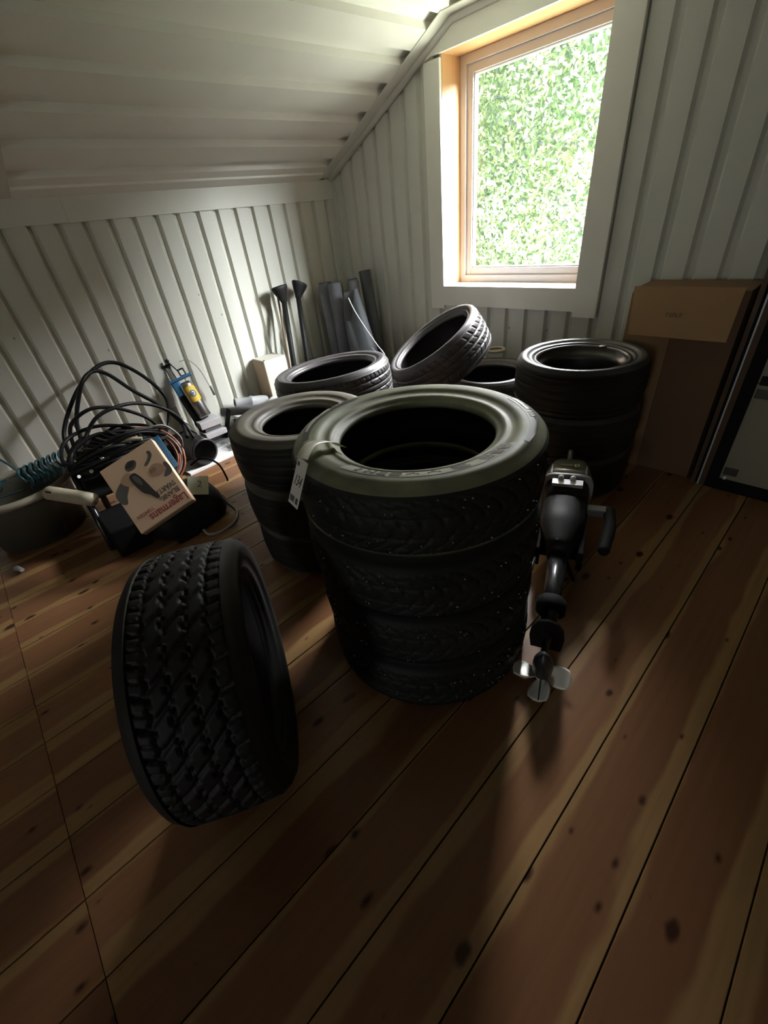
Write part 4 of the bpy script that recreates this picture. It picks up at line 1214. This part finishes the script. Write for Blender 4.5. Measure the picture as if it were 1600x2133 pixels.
# ------------------------------------------------------------------ tub with teal hose, at the left edge
tub = thing('plastic_tub', 'olive-grey round tub with a pale rolled rim at the left edge', 'tub', (-2.83, -0.17, 0))
MB().lathe([(0.0, 0.004), (0.20, 0.004), (0.232, 0.27), (0.238, 0.27), (0.238, 0.25), (0.21, 0.0), (0.0, 0.0)], 48).build('body', M_TUB, tub)
MB().tube([(0.243 * cos(2 * pi * k_ / 48), 0.243 * sin(2 * pi * k_ / 48), 0.278) for k_ in range(48)], 0.020, 10, closed=True).build('rim', M_RIM, tub)
th_ = thing('air_hose', 'coiled teal spiral air hose lying on the tub', 'hose', (-2.72, -0.02, 0.33))
pts = []
for i in range(150):
    f_ = i / 149; a = f_ * 2 * pi * 8
    pts.append((0.02 + 0.055 * cos(a) + 0.01 * sin(i), -0.10 + 0.22 * f_ + 0.008 * cos(3 * a), 0.02 + 0.055 * sin(a) + 0.02 * f_))
MB().tube(pts, 0.0052, 7).build('coil', M_TEAL, th_)
MB().tube(catmull([(-0.02, -0.10, 0.06), (-0.06, -0.14, 0.13), (0.0, -0.18, 0.10), (0.03, -0.20, 0.01), (-0.05, -0.30, -0.02), (-0.10, -0.33, -0.03)], 8), 0.005, 7).build('free_end', M_TEAL, th_)
MB().tube(catmull([(0.02, -0.12, -0.03), (-0.04, -0.25, -0.04), (-0.12, -0.28, 0.0), (-0.12, -0.16, 0.0)], 8), 0.005, 7).build('loop', M_TEAL, th_)

wt = thing('white_tube', 'pale plastic tube with dark slots resting on the tub and the black stand', 'tube', (-2.36, 0.01, 0.315))
ax_t = Vector((0.30, 0.17, -0.02)).normalized()
Mt = axis_frame(-ax_t * 0.13, ax_t, (0, 0, 1))
MB().lathe([(0.0, 0.0), (0.030, 0.0), (0.034, 0.006), (0.034, 0.07), (0.0335, 0.071), (0.0335, 0.23), (0.031, 0.28), (0.0, 0.285)], 28, Mt).build('body', mat('aged_white_plastic', (0.50, 0.45, 0.34), 0.4, 0, 20, 0.1), wt)
MB().box((0.018, 0.018, 0.025), (0.027, 0.026, 0.06), Mt).build('slot', M_MATTE, wt)
MB().box((-0.01, -0.036, 0.03), (0.012, -0.030, 0.062), Mt).build('slot', M_MATTE, wt)
gs = MB().tube([(0, 0, 0), (0.05, 0.02, 0.004)], [0.014, 0.010], 10).build('grey_nozzle', mat('pale_grey_plastic', (0.35, 0.37, 0.38), 0.4)); gs.location = (-2.63, -0.32, 0.14)
gs.location = (-2.50, -0.345, 0.014)
tag(gs, 'small pale grey nozzle on the floor at the left edge', 'nozzle')

# ------------------------------------------------------------------ black stand, pump machine and cable pile
stn = thing('black_stand', 'black metal stand with slanting legs under the pile of cables', 'stand', (-2.40, 0.12, 0))
for (a, b) in (((-0.22, -0.04, 0.30), (0.08, -0.06, 0.0)), ((-0.12, -0.04, 0.33), (0.14, -0.07, 0.0)), ((-0.22, 0.40, 0.30), (-0.05, 0.42, 0.0)), ((-0.32, 0.04, 0.26), (-0.32, 0.03, 0.0))):
    MB().tube([b, a], 0.017, 8).build('leg', M_BLACKGLOSS, stn)
MB().box((-0.34, -0.03, 0.24), (0.04, 0.40, 0.27)).build('top_plate', M_MATTE, stn, 0.01)
cr_ = MB().box((-0.15, -0.07, 0), (0.13, 0.09, 0.155)).build('side_crate', M_MATTE, stn, 0.01); cr_.location = (0.13, 0.01, 0.0)
fit_ = MB()
rg = random.Random(8)
for (x, y, z) in ((-0.09, 0.05, 0.37), (-0.13, 0.03, 0.345), (-0.05, 0.10, 0.40), (-0.11, -0.02, 0.33), (-0.02, 0.03, 0.36)):
    d = Vector((rg.uniform(-1, 1), rg.uniform(-1, 1), 0.4)).normalized() * 0.014
    fit_.tube([Vector((x, y, z)) - d, Vector((x, y, z)) + d], 0.009, 10)
tag(fit_.build('hose_couplings', mat('chrome', (0.9, 0.9, 0.9), 0.12, 1.0), stn), kind='stuff')

vac = thing('black_machine', 'rounded black machine body on the floor under the shoe-polish carton', 'machine', (-2.17, 0.43, 0))
hull([(0.0, 0, 0, 0.13, 0.17), (0.03, 0, 0, 0.155, 0.20), (0.12, 0, 0.0, 0.15, 0.19), (0.17, -0.01, 0.0, 0.13, 0.165), (0.20, -0.02, 0, 0.09, 0.12), (0.21, -0.02, 0, 0.04, 0.06)], 36, 2.5).build('body', M_BLACK, vac)
MB().box((0.10, -0.13, 0.0), (0.165, -0.02, 0.04)).build('foot', M_MATTE, vac, 0.008)

# cardboard piece with a handwritten 2
pc = thing('card_scrap', 'small pale card with a handwritten figure propped on the black machine', 'card', (-2.085, 0.515, 0.222))
Mpc = frame((0, 0, 0), (0.05, 0.10, -0.03), (-0.08, 0.03, 0.09))
MB().box((-0.05, -0.05, 0), (0.05, 0.05, 0.002), Mpc).build('sheet', mat('pale_green_card', (0.52, 0.54, 0.42), 0.7), pc)
text_obj('2', 0.05, M_GREYINK, pc, 'handwriting', Mpc @ Matrix.Translation((-0.005, -0.01, 0.0026)))

# shoe-polish carton
ctr = Vector((-2.088, 0.296, 0.331))
u_ = Vector((0.085, 0.279, 0.10)); v_ = Vector((0.315, 0.049, -0.25))
Mx = frame(ctr, -u_, v_)
cart = thing('shoe_polish_carton', 'tan carton with shoe-polish print lying tilted and upside down on the black machine', 'carton', M=Mx @ Matrix.Scale(0.93, 4))
# local: x across (0.308), y long (0.405), z out of the face
MB().box((-0.152, -0.198, -0.045), (0.152, 0.198, 0.0)).build('body', M_TANCARD, cart, 0.003)
MB().box((-0.150, 0.1985, -0.043), (0.150, 0.2005, -0.002)).build('end_panel', mat('pale_tan_edge', (0.66, 0.52, 0.36), 0.6), cart)
T_ = Matrix.Translation
text_obj('Lagermans', 0.062, M_RED, cart, 'lettering', T_((-0.142, 0.140, 0.001)), sx=0.80, bold=0.0008)
text_obj('BLANK-', 0.038, M_GREYINK, cart, 'lettering', T_((-0.128, 0.094, 0.001)), sx=0.85, bold=0.0006)
text_obj('SVÄRTA', 0.038, M_GREYINK, cart, 'lettering', T_((-0.128, 0.055, 0.001)), sx=0.85, bold=0.0006)
text_obj('TOMTEN', 0.026, M_RED, cart, 'lettering', T_((0.030, 0.112, 0.001)), sx=0.9)


def flat(name, pts, m, h=0.0008):
    p = [(v.x, v.y) for v in catmull([(x, y, 0) for x, y in pts], 6, True)]
    area = sum(p[i][0] * p[(i + 1) % len(p)][1] - p[(i + 1) % len(p)][0] * p[i][1] for i in range(len(p)))
    if area < 0: p.reverse()
    MB().prism(p, 0.0001, h).build(name, m, cart)


flat('printed_sleeve', [(0.150, 0.010), (0.150, -0.045), (0.095, -0.085), (0.062, -0.075), (0.075, -0.04), (0.105, -0.005), (0.125, 0.03)], M_GREYINK)
flat('printed_hand', [(0.095, -0.085), (0.06, -0.11), (0.03, -0.10), (0.02, -0.06), (0.04, -0.035), (0.075, -0.045)], M_SKININK, 0.0012)
flat('printed_shoe', [(0.045, -0.085), (0.015, -0.09), (-0.002, -0.055), (-0.012, -0.005), (-0.02, 0.045), (-0.028, 0.085), (-0.012, 0.092), (0.008, 0.055), (0.028, 0.03), (0.040, -0.005), (0.048, -0.05)], M_INK, 0.0016)
flat('printed_shoe_opening', [(0.036, -0.07), (0.018, -0.075), (0.006, -0.04), (0.012, -0.01), (0.026, -0.03)], M_GREYINK, 0.002)
flat('printed_tin', [(0.040, -0.135), (0.015, -0.158), (-0.020, -0.150), (-0.022, -0.128), (0.0, -0.108), (0.032, -0.112)], M_GREYINK, 0.0012)
flat('printed_tin_top', [(0.036, -0.138), (0.012, -0.155), (-0.016, -0.148), (-0.012, -0.132), (0.014, -0.122)], M_INK, 0.0016)
flat('printed_brush', [(-0.095, -0.150), (-0.110, -0.146), (-0.108, -0.12), (-0.08, -0.095), (-0.055, -0.085), (-0.050, -0.096), (-0.075, -0.112), (-0.092, -0.130)], M_GREYINK)
flat('printed_fingers', [(-0.050, -0.055), (-0.085, -0.075), (-0.120, -0.055), (-0.130, -0.015), (-0.09, -0.005), (-0.05, -0.022)], M_SKININK, 0.0012)
flat('printed_cuff', [(-0.150, -0.045), (-0.132, -0.05), (-0.125, -0.015), (-0.10, 0.012), (-0.120, 0.022), (-0.150, 0.01)], M_GREYINK)
for k_ in range(3):
    MB().box((-0.085 + k_ * 0.012, -0.058, 0.0012), (-0.083 + k_ * 0.012, -0.035, 0.0018)).build('printed_line', M_INK, cart)
bls = MB().box((-0.13, -0.19, -0.06), (-0.02, 0.0, -0.055)).build('blue_sheet', M_BLUE)
bls.matrix_world = Mx @ T_((-0.035, -0.02, 0.0))
tag(bls, 'blue plastic sheet showing just behind the shoe-polish carton', 'sheet')


# cables: every loop a tube with its own radius
def cable(name, label, pts, r, m, k=10, cat='cable', group=None, closed=False):
    P = catmull(pts, k, closed)
    o = MB().tube(P, r, 8, closed=closed).build(name, m)
    tag(o, label, cat, group)
    return o


cpile = thing('cable_pile', 'tangle of thick black cables heaped on the black stand by the ribbed wall', 'cables', (-2.65, 0.35, 0.3))
CP = Vector((-2.65, 0.35, 0.3))


def ccab(pts, r, m=M_CABLE, closed=False, name='cable_loop', k=10):
    P = [p - CP for p in catmull(pts, k, closed)]
    return MB().tube(P, r, 8, closed=closed).build(name, m, cpile)


ccab([(-2.60, 0.10, 0.33), (-2.85, 0.12, 0.32), (-3.0, 0.165, 0.43), (-3.05, 0.32, 0.60), (-3.12, 0.48, 0.690), (-3.15, 0.60, 0.69), (-3.10, 0.70, 0.60), (-3.02, 0.765, 0.47), (-3.0, 0.76, 0.37), (-2.95, 0.69, 0.26), (-2.8, 0.6, 0.3)], 0.0115)
ccab([(-2.60, 0.14, 0.33), (-2.9, 0.20, 0.30), (-3.0, 0.246, 0.457), (-3.0, 0.36, 0.645), (-3.05, 0.45, 0.69), (-3.05, 0.52, 0.655), (-2.98, 0.60, 0.54), (-2.92, 0.70, 0.42), (-2.85, 0.76, 0.30), (-2.7, 0.72, 0.25)], 0.0115)
ccab([(-2.60, 0.14, 0.34), (-2.80, 0.16, 0.40), (-2.82, 0.20, 0.50), (-2.80, 0.31, 0.555), (-2.80, 0.42, 0.530), (-2.78, 0.52, 0.465), (-2.76, 0.58, 0.40), (-2.7, 0.6, 0.33)], 0.010)
ccab([(-2.55, 0.16, 0.36), (-2.75, 0.22, 0.42), (-2.78, 0.32, 0.505), (-2.80, 0.44, 0.525), (-2.84, 0.56, 0.50), (-2.86, 0.68, 0.43), (-2.84, 0.76, 0.33), (-2.78, 0.78, 0.20)], 0.0105)
rg = random.Random(21)
for i in range(16):
    a0 = rg.uniform(0, 6.28); cx_, cy_, cz_ = -2.60 + rg.uniform(-.10, .08), 0.33 + rg.uniform(-.09, .09), 0.37 + rg.uniform(-.03, .06)
    rx, ry, rz = rg.uniform(0.12, 0.20), rg.uniform(0.15, 0.24), rg.uniform(0.02, 0.07)
    tl = rg.uniform(-0.35, 0.35)
    pts = []
    for q in range(9):
        a = a0 + q * 2 * pi / 9 * rg.uniform(0.97, 1.03)
        pts.append((cx_ + rx * cos(a) + rg.uniform(-.01, .01), cy_ + ry * sin(a), cz_ + rz * cos(2 * a) * 0.6 + tl * rx * cos(a) * 0.8))
    ccab(pts, rg.choice([0.007, 0.008, 0.009, 0.010]), M_CABLE, True)
for i in range(7):
    y0 = 0.20 + i * 0.028
    ccab([(-2.66, y0 - 0.05, 0.40 + 0.01 * i), (-2.55, y0 + 0.02, 0.405), (-2.42, y0 + 0.10, 0.375), (-2.33, y0 + 0.14, 0.34)], 0.006, mat('brown_wire', (0.07, 0.045, 0.03), 0.5) if i % 3 == 1 else M_CABLE, name='wire_bundle')
ccab([(-2.50, 0.26, 0.42), (-2.46, 0.36, 0.44), (-2.43, 0.43, 0.43)], 0.011, mat('pale_plug', (0.42, 0.37, 0.27), 0.5), name='plug')
ccab([(-2.6, 0.40, 0.44), (-2.5, 0.50, 0.45), (-2.47, 0.57, 0.44), (-2.46, 0.62, 0.36), (-2.50, 0.62, 0.28)], 0.006, M_GREYCABLE, name='grey_lead')

coil = thing('orange_hose_coil', 'coil of rust-orange hose hanging over the cable pile', 'hose', (-2.62, 0.42, 0.24))
CC = Vector((-2.62, 0.42, 0.24))
Mcoil = frame((0, 0, 0), (0.20, 1.0, -0.05), (-0.55, 0.05, 0.83))
for i in range(10):
    r1 = 0.155 + 0.0065 * (i % 5) + 0.002 * i; r2 = 0.165 + 0.0065 * (i % 5)
    off = (i // 5) * 0.012 + (i % 2) * 0.004 - 0.01
    pts = [Mcoil @ Vector((r1 * cos(2 * pi * q / 40) + 0.02 + 0.003 * sin(3 * q / 6 + i), r2 * sin(2 * pi * q / 40) + 0.002 * cos(q + i), off + 0.004 * sin(q * 0.4 + i * 2))) for q in range(40)]
    MB().tube(pts, 0.0058, 7, closed=True).build('coil_turn', M_COPPER if i not in (4, 7) else mat('grey_hose', (0.25, 0.21, 0.19), 0.5), coil)
pts = [Mcoil @ Vector((0.12 * cos(2 * pi * q / 40) + 0.01, 0.135 * sin(2 * pi * q / 40), 0.012)) for q in range(40)]
MB().tube(pts, 0.006, 7, closed=True).build('inner_turn', M_GREYCABLE, coil)

cable('floor_cable', 'grey cable curling on the floor right of the black machine', [(-1.99, 0.43, 0.03), (-1.955, 0.44, 0.008), (-1.93, 0.50, 0.007), (-1.96, 0.59, 0.007), (-2.05, 0.645, 0.007), (-2.16, 0.65, 0.007), (-2.24, 0.66, 0.03)], 0.007, M_GREYCABLE)
cable('black_lead', 'thin black cable end arching above the right side of the shoe-polish carton', [(-2.40, 0.60, 0.20), (-2.35, 0.66, 0.235), (-2.28, 0.71, 0.20), (-2.25, 0.72, 0.12), (-2.25, 0.72, 0.09)], 0.0055, M_CABLE)
cable('beige_ring', 'small beige plastic ring by the window wall behind the leaning tire', [(-1.63 + 0.055 * cos(a * pi / 4), 2.50 + 0.055 * sin(a * pi / 4), 0.452) for a in range(8)], 0.010, M_RING, 5, 'ring', None, True)
